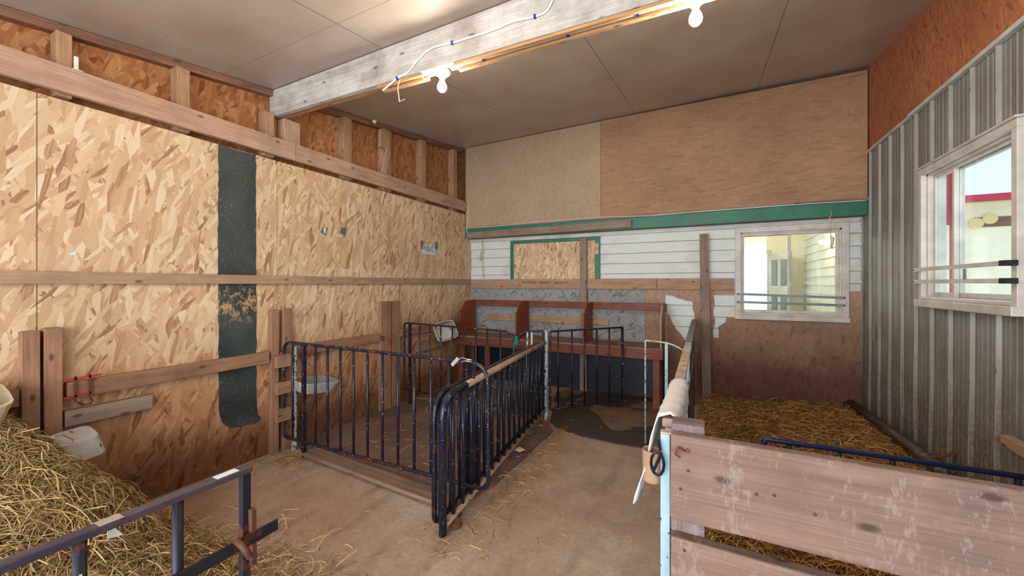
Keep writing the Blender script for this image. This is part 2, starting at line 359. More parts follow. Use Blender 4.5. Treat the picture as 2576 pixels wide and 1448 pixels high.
def m_glass():
    m, nt, b = newmat('window_glass'); out = nt.nodes['Material Output']
    t = N(nt, 'BsdfTransparent', {0: (.93, .97, .97, 1)}); g = N(nt, 'BsdfGlossy', {'Roughness': .02})
    mx = N(nt, 'MixShader', {0: .07, 1: t.outputs[0], 2: g.outputs[0]}); nt.links.new(mx.outputs[0], out.inputs[0]); return m
M['glass'] = m_glass()
def m_ceiling():
    m, nt, b = newmat('ceiling_board'); uv = uvn(nt); x = N(nt, 'SeparateXYZ', {0: uv})
    n = noise(nt, uv, 1.6, 6, .62); n2 = noise(nt, uv, 14, 5, .7)
    col = mix(nt, ramp(nt, n, [(.35, 0.0), (.7, 1.0)]), srgb(190, 176, 166), srgb(168, 150, 138))
    col = mix(nt, math_(nt, 'MULTIPLY', ramp(nt, n2, [(.55, 0.0), (.75, .7)]), .6), col, srgb(172, 160, 150))
    sv = N(nt, 'VectorMath', {0: uv, 1: (9, 60, 1)}, operation='MULTIPLY').outputs[0]
    col = mix(nt, ramp(nt, noise(nt, sv, 1.0, 2), [(.74, 0.0), (.77, .35)]), col, srgb(214, 208, 200))
    col = mix(nt, ramp(nt, noise(nt, uv, 6, 5, .7), [(.68, 0.0), (.73, .5)]), col, srgb(112, 92, 78))
    # sheet joints along the slope every 1.22 m, faint grooves between, one cross joint
    for per, off, wd, c, a in ((1.22, .30, .004, (.07, .05, .035), .8), (.4067, .1, .0016, (.5, .46, .42), .3)):
        fr = math_(nt, 'FRACT', math_(nt, 'DIVIDE', math_(nt, 'ADD', x.outputs[0], 20+off), per))
        f = math_(nt, 'LESS_THAN', fr, wd/per*1.5)
        col = mix(nt, math_(nt, 'MULTIPLY', f, a), col, c)
    f = math_(nt, 'LESS_THAN', math_(nt, 'FRACT', math_(nt, 'DIVIDE', math_(nt, 'ADD', x.outputs[1], 20.3), 2.44)), .002)
    col = mix(nt, math_(nt, 'MULTIPLY', f, .6), col, (.1, .07, .05))
    nt.links.new(col, b.inputs['Base Color']); b.inputs['Roughness'].default_value = .34; b.inputs['Specular IOR Level'].default_value = .5
    bump(nt, b, n2, .15, .004); return m
M['ceiling'] = m_ceiling()
def m_floor():
    m, nt, b = newmat('concrete'); p = geo(nt)
    n = noise(nt, p, 1.1, 6, .62); n2 = noise(nt, p, 38, 5, .75); n3 = noise(nt, p, 5, 6, .7)
    col = mix(nt, ramp(nt, n, [(.36, 0.0), (.62, 1.0)]), srgb(184, 166, 148), srgb(166, 136, 114))
    col = mix(nt, ramp(nt, n3, [(.45, 0.0), (.72, .55)]), col, srgb(134, 108, 90))
    col = mix(nt, .35, col, mix(nt, 1.0, col, ramp(nt, n2, [(.35, .6), (.65, 1.25)]), 'MULTIPLY'))
    sv = N(nt, 'VectorMath', {0: p, 1: (7, 1.2, 1)}, operation='MULTIPLY').outputs[0]
    col = mix(nt, ramp(nt, noise(nt, sv, 1.0, 4), [(.55, 0.0), (.7, .35)]), col, srgb(96, 76, 66))
    nt.links.new(col, b.inputs['Base Color']); b.inputs['Roughness'].default_value = .85; b.inputs['Specular IOR Level'].default_value = .25
    bump(nt, b, math_(nt, 'ADD', n2, math_(nt, 'MULTIPLY', n3, 2)), .35, .004); return m
M['floor'] = m_floor()
def m_mat(name, a, c, w=None):
    m, nt, b = newmat(name); p = geo(nt)
    n = noise(nt, p, 2.2, 6, .65); n2 = noise(nt, p, 40, 5, .75)
    col = mix(nt, ramp(nt, n, [(.38, 0.0), (.6, 1.0)]), a, c)
    col = mix(nt, ramp(nt, n2, [(.62, 0.0), (.7, .6)]), col, srgb(150, 118, 84))
    if w: col = mix(nt, ramp(nt, noise(nt, p, 1.7, 5, .6, .6), [(.47, 0.0), (.49, 1.0)]), col, w)
    nt.links.new(col, b.inputs['Base Color']); b.inputs['Roughness'].default_value = .7; b.inputs['Specular IOR Level'].default_value = .25
    bump(nt, b, n2, .3, .003); return m
M['mat'] = m_mat('rubber_mat', srgb(128, 106, 96), srgb(98, 82, 80))
M['mat_wet'] = m_mat('wet_mat', srgb(130, 104, 84), srgb(116, 92, 74), srgb(70, 60, 58))
def m_metal():
    m, nt, b = newmat('galvanised_sheet'); p = geo(nt); z = sepz(nt, p)
    n = noise(nt, p, 2.5, 6, .65); n2 = noise(nt, p, 45, 4, .7)
    sv = N(nt, 'VectorMath', {0: p, 1: (14, 14, 1.2)}, operation='MULTIPLY').outputs[0]; n3 = noise(nt, sv, 1.0, 5, .6)
    col = mix(nt, ramp(nt, n, [(.35, 0.0), (.7, 1.0)]), srgb(150, 152, 148), srgb(128, 125, 118))
    col = mix(nt, ramp(nt, n3, [(.5, 0.0), (.72, .5)]), col, srgb(114, 98, 84))
    d = N(nt, 'MapRange', {0: math_(nt, 'ADD', z, math_(nt, 'MULTIPLY', n, -.8)), 1: -.3, 2: .75, 3: .85, 4: 0.0}).outputs[0]
    col = mix(nt, d, col, mix(nt, ramp(nt, n2, [(.45, 0.0), (.6, 1.0)]), srgb(96, 78, 66), srgb(142, 130, 114)))
    col = mix(nt, ramp(nt, noise(nt, p, 5, 5, .7), [(.7, 0.0), (.74, .7)]), col, srgb(150, 84, 56))
    nt.links.new(col, b.inputs['Base Color']); b.inputs['Metallic'].default_value = .2; b.inputs['Roughness'].default_value = .5
    bump(nt, b, math_(nt, 'ADD', math_(nt, 'MULTIPLY', n, 6), n2), .35, .004); return m
M['metal'] = m_metal()
M['rib'] = painted('rib_highlight', srgb(206, 200, 188), srgb(120, 104, 90), amt=.62, sc_=20, rough=.4)  # cream rib tops, with the highlights reflected there painted into the colour
def m_siding():
    m, nt, b = newmat('white_siding'); p = geo(nt)
    n = noise(nt, p, 3, 6, .7)
    sv = N(nt, 'VectorMath', {0: p, 1: (3, 3, 30)}, operation='MULTIPLY').outputs[0]
    col = mix(nt, ramp(nt, n, [(.5, 0.0), (.8, .6)]), srgb(216, 222, 220), srgb(178, 158, 146))
    col = mix(nt, ramp(nt, noise(nt, sv, 1.0, 5), [(.6, 0.0), (.75, .4)]), col, srgb(160, 128, 110))
    nt.links.new(col, b.inputs['Base Color']); b.inputs['Roughness'].default_value = .55; return m
M['siding'] = m_siding()
def m_tar():
    m, nt, b = newmat('black_felt'); uv = geo(nt)
    n = noise(nt, uv, 3, 5); n2 = noise(nt, uv, 70, 3, .6)
    col = mix(nt, ramp(nt, n, [(.35, 0.0), (.65, 1.0)]), srgb(40, 50, 50), srgb(66, 76, 74))
    col = mix(nt, ramp(nt, n2, [(.64, 0.0), (.68, .8)]), col, srgb(150, 134, 100))
    z = sepz(nt, uv)
    k = math_(nt, 'MULTIPLY', ramp(nt, math_(nt, 'ABSOLUTE', math_(nt, 'SUBTRACT', z, 1.2)), [(.03, 1.0), (.17, 0.0)]), ramp(nt, noise(nt, uv, 26, 6, .75), [(.5, 0.0), (.56, .85)]))
    col = mix(nt, k, col, srgb(196, 160, 116))
    nt.links.new(col, b.inputs['Base Color']); b.inputs['Roughness'].default_value = .55; bump(nt, b, n2, .3, .002); return m
M['tar'] = m_tar()
def m_straw(name, stops):
    m, nt, b = newmat(name); a = N(nt, 'Attribute', attribute_name='rnd')
    col = ramp(nt, a.outputs['Fac'], stops)
    nt.links.new(col, b.inputs['Base Color']); b.inputs['Roughness'].default_value = .65; b.inputs['Specular IOR Level'].default_value = .3; return m
M['hay'] = m_straw('hay', [(0, srgb(84, 68, 46)), (.3, srgb(140, 116, 76)), (.6, srgb(180, 148, 98)), (.85, srgb(206, 176, 124)), (1, srgb(222, 204, 160))])
M['straw'] = m_straw('straw', [(0, srgb(84, 52, 30)), (.3, srgb(146, 98, 56)), (.6, srgb(184, 134, 74)), (.85, srgb(210, 164, 94)), (1, srgb(226, 192, 124))])

M['pipe_rustblue'] = painted('rusting_blue_steel', srgb(34, 38, 52), srgb(206, 208, 210), srgb(94, 54, 40), amt=.72, sc_=45, rough=.45, metal=.2)
M['pipe_top'] = painted('scuffed_top_bar', srgb(92, 84, 92), srgb(150, 140, 136), srgb(66, 62, 82), amt=.7, sc_=40, rough=.4, metal=.3)
M['pipe_big2'] = painted('glossy_navy', srgb(26, 42, 92), srgb(150, 130, 130), amt=.76, sc_=40, rough=.25)
M['tape_light'] = plain('masking_tape', srgb(170, 156, 144), .6, 0, .05)
M['plain_snow'] = plain('snow', srgb(225, 230, 235), .8, 0, .04)
# ================================================================ SETTING
def v2(p, a, b): return (p[a], p[b])
mb = MB(); mb.prism([(-3.4, -2.2), (1.6, -2.2), (1.6, 5.05), (-3.4, 5.05)], 'Z', -.1, 0); st(mb.build('floor', M['floor']))
mb = MB()
n = 10
for i in range(n):
    y0 = -2.2+(5.05+2.2)*i/n; y1 = -2.2+(5.05+2.2)*(i+1)/n
    P = [(-3.4, y0, cz(-3.4, y0)), (1.6, y0, cz(1.6, y0)), (1.6, y1, cz(1.6, y1)), (-3.4, y1, cz(-3.4, y1))]
    mb.face(P, [(p[0], p[1]) for p in P]); mb.face([(p[0], p[1], p[2]+.06) for p in P][::-1])
st(mb.build('ceiling', M['ceiling'], fix=False))
# left wall: lower strand-board skin, recessed upper skin behind the studs
mb = MB()
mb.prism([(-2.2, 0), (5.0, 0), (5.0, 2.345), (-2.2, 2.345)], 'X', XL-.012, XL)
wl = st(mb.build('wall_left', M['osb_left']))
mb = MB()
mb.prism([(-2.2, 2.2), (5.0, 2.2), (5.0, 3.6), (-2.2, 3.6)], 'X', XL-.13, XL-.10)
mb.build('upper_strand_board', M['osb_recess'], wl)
# ledger along the ceiling above the recess
mb = MB(); mb.bar((XL-.07, -2, cz(XL, -2)-.03), (XL-.07, 4.8, cz(XL, 4.8)-.03), .05, .06)
tag(mb.build('ceiling_plate', M['post_red'], bevel=.002), 'dark brown plate running where left wall meets the ceiling', 'plate')
# back wall: lap siding of the old house behind
W1 = (onY(1849, 700, 4.95).x, onY(2135, 700, 4.95).x, .985, 1.955)     # window 1 outer casing
mb = MB(); pitch = .123; z = 0.0; k = 0
while z < 2.2:
    z1 = min(z+pitch, 2.25)
    segs = [(-3.2, 1.4)] if (z1 <= W1[2]+.06 or z >= W1[3]-.06) else [(-3.2, W1[0]+.04), (W1[1]-.04, 1.4)]
    for (a, b) in segs:
        mb.face([(a, YB-.012, z), (b, YB-.012, z), (b, YB, z1), (a, YB, z1)])
        mb.face([(a, YB, z), (b, YB, z), (b, YB-.012, z), (a, YB-.012, z)], m=1)
        mb.face([(a, YB-.0125, z-.0005), (b, YB-.0125, z-.0005), (b, YB-.0122, z+.0035), (a, YB-.0122, z+.0035)], m=1)
    z = z1
wb = st(mb.build('wall_back', [M['siding'], M['joint']], fix=False))
mb = MB()   # sheathing behind the siding, with the window opening
for (a, b, c, d) in ((-3.3, W1[0]+.05, 0, 3.6), (W1[1]-.05, 1.5, 0, 3.6), (W1[0]+.05, W1[1]-.05, 0, W1[2]+.05), (W1[0]+.05, W1[1]-.05, W1[3]-.05, 3.6)):
    mb.box(a, b, YB+.002, YB+.06, c, d)
mb.build('sheathing', M['osb_house'], wb)
# right wall: ribbed steel, opening for window 2, strand board above
W2 = (2.70, 3.68, 1.21, 2.125); ZT = 2.577
prof = []; y = -2.2; ribs = []
r0 = 4.74-.2266*40
while r0 < 5.0:
    for dy, dp in ((-.012, 0), (-.0045, .016), (.0045, .016), (.012, 0), (.055, 0), (.059, -.004), (.063, 0), (.095, 0), (.1, .004), (.105, 0), (.145, 0), (.149, -.004), (.153, 0), (.18, 0), (.184, -.003), (.188, 0)):
        yy = r0+dy
        if -2.2 <= yy <= 4.97: prof.append((yy, dp))
    r0 += .2266
prof = sorted(set(prof)|{(W2[0]+.03, 0), (W2[1]-.03, 0), (-2.2, 0), (4.97, 0)})
mb = MB()
def dent(y, z): return .010*math.sin(y*9+z*2.2)*max(0, 1.0-z)+.006*math.sin(y*23+z*5)*max(0, .9-z)
zs = [0, .15, .3, .45, .6, .75, .9, 1.05, 1.2, W2[2]+.03, 1.6, W2[3]-.03, ZT]
zs = sorted(zs)
idx = {}
for i, (yy, dp) in enumerate(prof):
    for j, zz in enumerate(zs):
        idx[i, j] = len(mb.v); mb.v.append((XR-dp-abs(dent(yy, zz)), yy, zz))
for i in range(len(prof)-1):
    for j in range(len(zs)-1):
        ym = (prof[i][0]+prof[i+1][0])/2; zm = (zs[j]+zs[j+1])/2
        if W2[0]+.03 < ym < W2[1]-.03 and W2[2]+.03 < zm < W2[3]-.03: continue
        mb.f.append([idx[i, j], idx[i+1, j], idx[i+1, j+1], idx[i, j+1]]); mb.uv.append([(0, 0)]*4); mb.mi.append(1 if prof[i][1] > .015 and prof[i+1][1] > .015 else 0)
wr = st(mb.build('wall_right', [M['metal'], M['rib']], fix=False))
mb = MB()
for (a, b, c, d) in ((-2.2, W2[0]+.02, 0, ZT), (W2[1]-.02, 5.0, 0, ZT), (W2[0]+.02, W2[1]-.02, 0, W2[2]+.02), (W2[0]+.02, W2[1]-.02, W2[3]-.02, ZT)):
    mb.box(XR+.004, XR+.08, a, b, c, d)
mb.build('wall_backing', M['stud'], wr)
mb = MB(); mb.prism([(-2.2, ZT), (5.0, ZT), (5.0, 3.6), (-2.2, 3.6)], 'X', XR+.0, XR+.03)
mb.build('upper_strand_board', M['osb_right'], wr)
mb = MB(); mb.bar((XR-.018, 1.2, ZT), (XR-.018, 3.9, ZT), .025, .03); mb.bar((XR-.014, 3.9, ZT-.004), (XR-.014, 4.8, ZT-.004), .02, .024)
st(mb.build('trim_1', M['white_paint']))
# box beam that carries the back upper wall: green fascia, soffit
ZG = 2.0
zb = 2.13
mb = MB(); mb.box(XL-.03, XR, 4.80, 4.83, ZG, zb); st(mb.build('trim_2', M['green'], bevel=.002))['label'] = 'green painted fascia'
mb = MB(); mb.box(XL, XR, 4.83, 4.968, ZG+.002, ZG+.02); st(mb.build('trim_3', M['plank_grey']))
mb = MB(); mb.box(XL, XR, 4.785, 4.83, zb, zb+.03); st(mb.build('trim_4', M['plank_grey']))
mb = MB(); mb.box(XL, XR-.03, 4.93, 4.955, 1.955, 1.998); st(mb.build('trim_5', M['white_paint'], bevel=.002))
# upper sheets of strand board on the back wall
xs = onY(1512, 500, 4.8).x
def upper_sheet(x0, x1, name, mat, label, dz=.01):
    mb = MB(); y0 = 4.8
    mb.prism([(x0, zb+.03), (x1, zb+.03), (x1, cz(x1, y0)-dz), (x0, cz(x0, y0)-.008)], 'Y', y0-.012, y0)
    return tag(mb.build(name, mat, origin=(x0, y0, zb)), label, 'wall panel')
upper_sheet(XL+.02, xs-.002, 'strand_board_sheet', M['osb_up1'], 'pale greyish beige strand board sheet high on the back wall, left of the seam')
upper_sheet(xs+.002, XR-.012, 'strand_board_sheet', M['osb_up2'], 'long brown strand board sheet high on the back wall, right of the seam', .035)
# ---------------------------------------------------------------- windows
def window(name, plane, a0, a1, z0, z1, face, dirn, mat, mid, reveal=.12, gl=.10, casing=.055):
    """face: coordinate of the casing front; dirn: +1 means the outside lies at larger coordinate"""
    def B(mb, a, b, c, d, e0, e1):
        if plane == 'Y': mb.box(a, b, face+dirn*e0, face+dirn*e1, c, d)
        else: mb.box(face+dirn*e0, face+dirn*e1, a, b, c, d)
    root = bpy.data.objects.new(name, None); C.objects.link(root)
    root.location = ((a0+a1)/2, face, z0) if plane == 'Y' else (face, (a0+a1)/2, z0); st(root)
    c = casing
    m = MB(); B(m, a0, a1, z1-c, z1, 0, .03); B(m, a0, a0+c, z0, z1-c, 0, .03); B(m, a1-c, a1, z0, z1-c, 0, .03); B(m, a0-.01, a1+.01, z1, z1+.012, -.012, .03)
    m.build('casing', mat, root, bevel=.003)
    m = MB(); B(m, a0-.005, a1+.005, z0-.012, z0+.035, -.022, .035); B(m, a0+c, a1-c, z0+.035, z0+.055, .0, .12); m.build('sill', mat, root, bevel=.004)
    m = MB(); B(m, a0+c, a0+c+.012, z0+.03, z1-c, .03, reveal); B(m, a1-c-.012, a1-c, z0+.03, z1-c, .03, reveal)
    B(m, a0+c, a1-c, z1-c-.012, z1-c, .03, reveal); B(m, a0+c+.012, a0+c+.03, z0+.05, z1-c-.012, .07, .08); B(m, a1-c-.03, a1-c-.012, z0+.05, z1-c-.012, .07, .08)
    B(m, a0+c+.012, a1-c-.012, z1-c-.03, z1-c-.012, .055, .065)
    m.build('jamb', mat, root)
    for (p, q, dd) in ((a0+c+.012, mid+.015, gl), (mid-.015, a1-c-.012, gl-.028)):
        f = .024; zl, zh = z0+.055, z1-c-.012
        m = MB(); B(m, p, p+f, zl, zh, dd, dd+.024); B(m, q-f, q, zl, zh, dd, dd+.024); B(m, p+f, q-f, zl, zl+f*1.3, dd, dd+.024); B(m, p+f, q-f, zh-f, zh, dd, dd+.024)
        s = m.build('sash', mat, root, bevel=.002)
        m = MB(); B(m, p+f, q-f, zl+f*1.3, zh-f, dd+.010, dd+.014); m.build('glass_pane', M['glass'], s)
    return root
midX = onY(1985, 700, 5.03).x
window('window_1', 'Y', W1[0], W1[1], W1[2], W1[3], 4.93, 1, M['win_white'], midX)
midY = onX(2421, 600, 1.38).y
window('window_2', 'X', W2[0], W2[1], W2[2], W2[3], 1.28, 1, M['win_white'], midY, reveal=.12, gl=.085, casing=.042)
# security bars across the windows
def bars2(label, pts, plane, mat, tie, tiemat, r=.011):
    root = thing('window_guard', label, 'window guard', pts[0][0])
    for (a, b) in pts:
        m = MB(); m.bar(a, b, .024, .008, (0, 0, 1)); f = m.build('guard_bar', mat, root, bevel=.001)
        for p in (a, b):
            m = MB()
            d = (Vector(b)-Vector(a)).normalized()*(.012 if p is a else -.012)
            q = Vector(p)+d; m.lathe(q+(Vector((0, -.004, 0)) if plane == 'Y' else Vector((-.004, 0, 0))), [(.006, 0), (.006, .004), (0, .005)], 8, axis=(0, -1, 0) if plane == 'Y' else (-1, 0, 0)); m.build('bolt', M['rust'], f)
    m = MB(); m.bar(tie[0], tie[1], .02, .006, (1, 0, 0) if plane == 'Y' else (0, 1, 0)); m.build('cross_tie', tiemat, root)
    return root
Yg = 4.918
bars2('pair of thin grey bars across the foot of the back window', [(onY(1853, 739, Yg), onY(2127, 749, Yg)), (onY(1853, 759, Yg), onY(2127, 768, Yg))], 'Y', M['window_bar'], (onY(1949, 742, Yg), onY(1949, 763, Yg)), M['window_bar'])
Xg = 1.255
bars2('pair of pale flat bars across the foot of the window in the steel wall', [(onX(2298, 679, Xg), onX(2532, 661, Xg)), (onX(2298, 708, Xg), onX(2532, 706, Xg))], 'X', M['win_white'], (onX(2427, 676, Xg-.006), onX(2427, 702, Xg-.006)), M['grey_steel'])
for k, (yy, lab) in enumerate(((661, 'upper'), (706, 'lower'))):
    m = MB(); p = onX(2531, yy, Xg-.008); m.box(p.x-.012, p.x+.03, p.y-.022, p.y+.03, p.z-.013, p.z+.013)
    tag(m.build('end_bracket', M['black'], bevel=.002), 'black end clip at the %s pale bar of the steel wall window' % lab, 'bracket')
# ---------------------------------------------------------------- lower boards on the back wall
Z3 = lambda zx, zy: (1100+zx*.4834, 450+zy*.4834)
def PY(px, py, Y=4.955): p = onY(px, py, Y); return (p.x, p.z)
def PZ3(zx, zy): return PY(*Z3(zx, zy))
def jag(poly, r=.008, step=.03, closed=True):
    out = []
    for i, p in enumerate(poly):
        if not closed and i == len(poly)-1: out.append(p); break
        q = poly[(i+1) % len(poly)]; L = math.dist(p, q); n = max(1, int(L/step))
        for j in range(n):
            t = j/n; o = r if j else r*.3
            out.append((p[0]+(q[0]-p[0])*t+random.uniform(-o, o), p[1]+(q[1]-p[1])*t+random.uniform(-o, o)))
    return out
xl = PZ3(1083, 600)[0]; zt = PZ3(1300, 574)[1]
hole1 = jag([PZ3(*p) for p in ((1260, 622), (1222, 604), (1185, 600), (1187, 645), (1200, 700), (1225, 750), (1250, 790), (1290, 840), (1332, 850), (1338, 720), (1325, 635))], .006)
hole2 = jag([PZ3(*p) for p in ((1546, 600), (1490, 598), (1435, 605), (1445, 650), (1435, 690), (1445, 740), (1435, 790), (1440, 825), (1465, 825), (1465, 765), (1500, 745), (1505, 720))], .005, .03, False)
x1 = PZ3(1260, 600)[0]
xr = PY(2168, 800)[0]; xw0, xw1 = W1[0]+.004, W1[1]-.004
zr = PY(2150, 733)[1]
poly = [(xl, 0), (xl, zt), (x1-.002, zt)] + [hole1[0]] + hole1[1:][:] + [(hole1[0][0]+.002, hole1[0][1])] + [(x1+.002, zt), (xw0, zt)] + hole2 + [(xw0, PZ3(1548, 717)[1]), (xw0, W1[2]+.01), (xw1, W1[2]+.01), (xw1, zr), (xr-.02, zr+.004), (XR-.012, zr), (XR-.012, 0)]
m = MB(); m.prism(poly, 'Y', 4.946, 4.957)
tag(m.build('strand_board_sheet', M['osb_brown'], origin=(.5, 4.95, 0)), 'torn brown strand board sheet on the lower back wall under the window', 'wall panel')
m = MB(); m.prism([(XL+.012, 0), (xl-.003, 0), (xl-.003, zt), (XL+.012, zt)], 'Y', 4.946, 4.957)
tag(m.build('strand_board_sheet', M['osb_blue'], origin=(-2, 4.95, 0)), 'greyish blue stained strand board sheet behind the red wooden manger', 'wall panel')
m = MB(); m.prism([(XL+.02, .01), (xl+.25, .01), (xl+.25, .60), (XL+.02, .60)], 'Y', 4.938, 4.9455)
tag(m.build('kick_panel', M['navy'], origin=(-1.8, 4.94, 0)), 'dark navy painted kick panel under the red wooden manger', 'wall panel')
# boarded up house window
m = MB(); Yp = 4.951
g0, g1 = PY(1285, 650, Yp)[0], PY(1510, 650, Yp)[0]; zt1 = PY(1400, 600, Yp)[1]; zc = 1.416
root = thing('boarded_window', 'green framed old window boarded with strand board, middle of back wall', 'window', ((g0+g1)/2, Yp, zc))
m.box(g0, g0+.05, Yp-.02, Yp, zc, zt1); m.box(g1-.065, g1, Yp-.02, Yp, zc, zt1); m.box(g0+.05, g1-.065, Yp-.02, Yp, zt1-.045, zt1); m.build('window_frame', M['green'], root, bevel=.003)
m = MB(); m.box(g0-.03, g1+.03, Yp-.028, Yp, zt1+.001, zt1+.014); m.build('drip_cap', M['white_paint'], root)
bx = [g0+.05, PY(1363, 650, Yp)[0], PY(1397, 650, Yp)[0], g1-.065]
for i in range(3):
    m = MB(); m.prism([(bx[i]+.001, zc), (bx[i+1]-.001, zc), (bx[i+1]-.001, zt1-.046), (bx[i]+.001, zt1-.046)], 'Y', Yp-.010, Yp); m.build('board', M['osb_board'], root)
m = MB(); a = PY(1497, 612, Yp); b = PY(1507, 639, Yp); m.prism([(a[0]-.01, b[1]), (b[0], b[1]), (b[0], a[1]), (a[0]-.01, a[1])], 'Y', Yp-.03, Yp-.021); m.build('patch', M['osb_board'], root)
# ---------------------------------------------------------------- lumber on the back wall
def board(name, label, cat, p0, p1, wd, th, side, mat, group=None, bevel=.002):
    m = MB(); m.bar(p0, p1, wd, th, side); return tag(m.build(name, mat, bevel=bevel), label, cat, group)
Yr = 4.925
zr0, zr1 = onY(1300, 702, Yr).z, onY(1300, 725, Yr).z
zm = (zr0+zr1)/2; hh = zr0-zr1
xa, xb, xc, xd = XL+.03, onY(1477, 700, Yr).x, onY(1653, 700, Yr).x, onY(1845, 700, Yr).x
rail_a = board('name_rail', 'pale board across the back wall with three pencilled names, left of the upright', 'rail', (xa, Yr, zm), (xb-.02, Yr, zm), hh, .035, (0, 0, 1), M['rail'])
rail_b = board('name_rail', 'pale board across the back wall with one faint name, right of the upright', 'rail', (xb, Yr, zm), (xc-.002, Yr, zm), hh, .035, (0, 0, 1), M['rail'])
board('back_rail', 'plain pale board on the back wall ending at the window', 'rail', (xc+.002, Yr, zm), (xd, Yr, zm-.004), hh, .035, (0, 0, 1), M['rail'])
Ya = 4.78
p = onY(1174, 587, Ya); q = onY(1589, 565, Ya)
board('nailer_board', 'weathered grey brown board nailed over the left part of the green fascia', 'board', (XL+.05, Ya, 2.035), (q.x, Ya, 2.055), .085, .034, (0, 0, 1), M['plank_grey'])
Yu = 4.89
a = onY(1468, 600, Yu)
board('upright_board', 'tall brown upright standing before the boarded window and the manger', 'upright', (a.x, Yu, .0), (a.x, Yu, a.z), .085, .035, (1, 0, 0), M['plank_grey'])
a = onY(1771, 588, Yu)
board('upright_board', 'tall brown upright on the back wall left of the bright window', 'upright', (a.x+.03, Yu, .0), (a.x, Yu, a.z), .09, .035, (1, 0, 0), M['plank_grey'])
a = onY(1200, 812, 4.93); b = onY(1455, 822, 4.93)
board('low_rail', 'light board fixed low behind the manger stalls', 'rail', (XL+.3, 4.93, .88), (a.x+1.9, 4.93, .88), .075, .02, (0, 0, 1), M['rail'])
# ---------------------------------------------------------------- left wall lumber
Xp = XL+.02
y_j = onX(745, 380, Xp+.02).y
for (ya, yb_, lab) in ((-2.0, y_j-.002, 'long pale plank high along the left wall, nearer length'), (y_j+.002, 4.83, 'long pale plank high along the left wall, farther length by back corner')):
    board('wall_plank', lab, 'plank', (Xp, ya, 2.45), (Xp, yb_, 2.45), .14, .038, (0, 0, 1), M['plank'], bevel=.003)
zA, zB = onX(300, 687, Xp).z, CAMH
y_k = onX(770, 700, Xp).y
for (ya, yb_, lab) in ((-2.0, y_k-.002, 'narrow pale rail along middle of the left wall, nearer length'), (y_k+.002, 4.93, 'narrow pale rail along middle of the left wall, farther length with pencilled name')):
    o = board('wall_rail', lab, 'rail', (Xp-.006, ya, CAMH+.034), (Xp-.006, yb_, CAMH+.034), .066, .024, (0, 0, 1), M['rail'])
    if ya > 0: rail_l = o
studs = [(142, 182, 'first wall stud, nearest the camera above the high plank'), (445, 478, 'second wall stud above the high plank, between near stud and beam'),
         (667, 690, 'short narrow stud just left of the beam post'), (866, 885, 'first stud right of the beam post above the plank'),
         (965, 985, 'second stud right of the beam post, behind a broken block'), (1060, 1072, 'third stud right of the beam post'), (1141, 1150, 'last slim stud by the back corner above the plank')]
for (a, b, lab) in studs:
    y0, y1 = onX(a, 300, XL-.012).y, onX(b, 300, XL-.012).y
    m = MB(); m.box(XL-.099, XL-.012, y0, y1, 2.37, cz(XL, y0)-.055 if a != 667 else 2.72)
    tag(m.build('wall_stud', M['stud'], bevel=.002), lab, 'stud')
y0 = onX(957, 350, XL+.02).y
m = MB(); m.box(XL-.011, XL+.028, y0, y0+.13, 2.80, 2.99); tag(m.build('wood_block', M['stud'], bevel=.002), 'short square block nailed over the second stud right of the beam post', 'block')
m = MB(); m.bar((XL+.045, y0+.02, 2.52), (XL+.045, y0+.09, 2.80), .06, .03, (0, 1, 0)); tag(m.build('wood_scrap', M['rail'], bevel=.002), 'tilted pale wood scrap leaning under the square block', 'block')
m = MB(); m.box(XL-.095, XL+.005, 2.095, 2.235, 2.53, 2.715); tag(m.build('beam_post', M['plank'], bevel=.003), 'stubby wooden post holding up the end of the ceiling beam', 'post')
# ceiling beam: two plies and strips
rb = thing('ceiling_beam', 'grey weathered timber beam crossing under the ceiling', 'beam', (-.9, 2.08, 2.71))
zt0, zt1_ = cz(XL, 2.03)-.006, cz(XR, 2.03)-.006
def beam_ply(y0, y1, zb_, mat, name, x0=XL-.09, x1=XR):
    m = MB(); m.hexa([(x0, y0, zb_), (x1, y0, zb_), (x1, y1, zb_), (x0, y1, zb_), (x0, y0, cz(x0, y0)-.004), (x1, y0, cz(x1, y0)-.004), (x1, y1, cz(x1, y0)-.004), (x0, y1, cz(x0, y0)-.004)], (1, 0, 0))
    return m.build(name, mat, rb, bevel=.003)
beam_ply(2.03, 2.068, 2.715, M['beam'], 'front_ply'); beam_ply(2.0685, 2.125, 2.722, M['beam_warm'], 'back_ply')
for (x0, x1) in ((-2.05, -1.66), (-1.42, XR)):
    for (ya, yb_, nm) in ((2.036, 2.058, 'front_strip'), (2.095, 2.122, 'back_strip')):
        m = MB(); m.box(x0, x1, ya, yb_, 2.697, 2.7145 if ya < 2.06 else 2.7215); m.build(nm, M['beam_warm'], rb, bevel=.002)
# ---------------------------------------------------------------- bare bulb lamps
def lamp(name, label, x, y, z, cat='lamp'):
    r = thing(name, label, cat, (x, y, z)); s = 1.0
    m = MB(); m.lathe((x, y, z), [(0, -.0), (.05, -.0), (.052, -.04), (0.02, -.041)], 8); m.build('junction_box', M['zincbox'], r)
    m = MB(); m.lathe((x, y, z-.041), [(.02, 0), (.054, -.002), (.056, -.014), (.046, -.026), (.022, -.034), (.021, -.052), (.017, -.054)], 24); m.build('lamp_holder', M['ceramic'], r, smooth=True)
    m = MB(); m.lathe((x, y, z-.094), [(.013, 0), (.014, -.012), (.020, -.026), (.028, -.042), (.0305, -.056), (.028, -.07), (.018, -.083), (.0, -.088)], 24); m.build('bulb', M['bulb'], r, smooth=True)
    return r
b1 = onY(1112, 212, 2.09); b2 = onY(1750, 35, 2.09)
lamp('bulb_lamp', 'lit bare bulb in a white holder under the middle of the beam', b1.x, 2.09, 2.765)
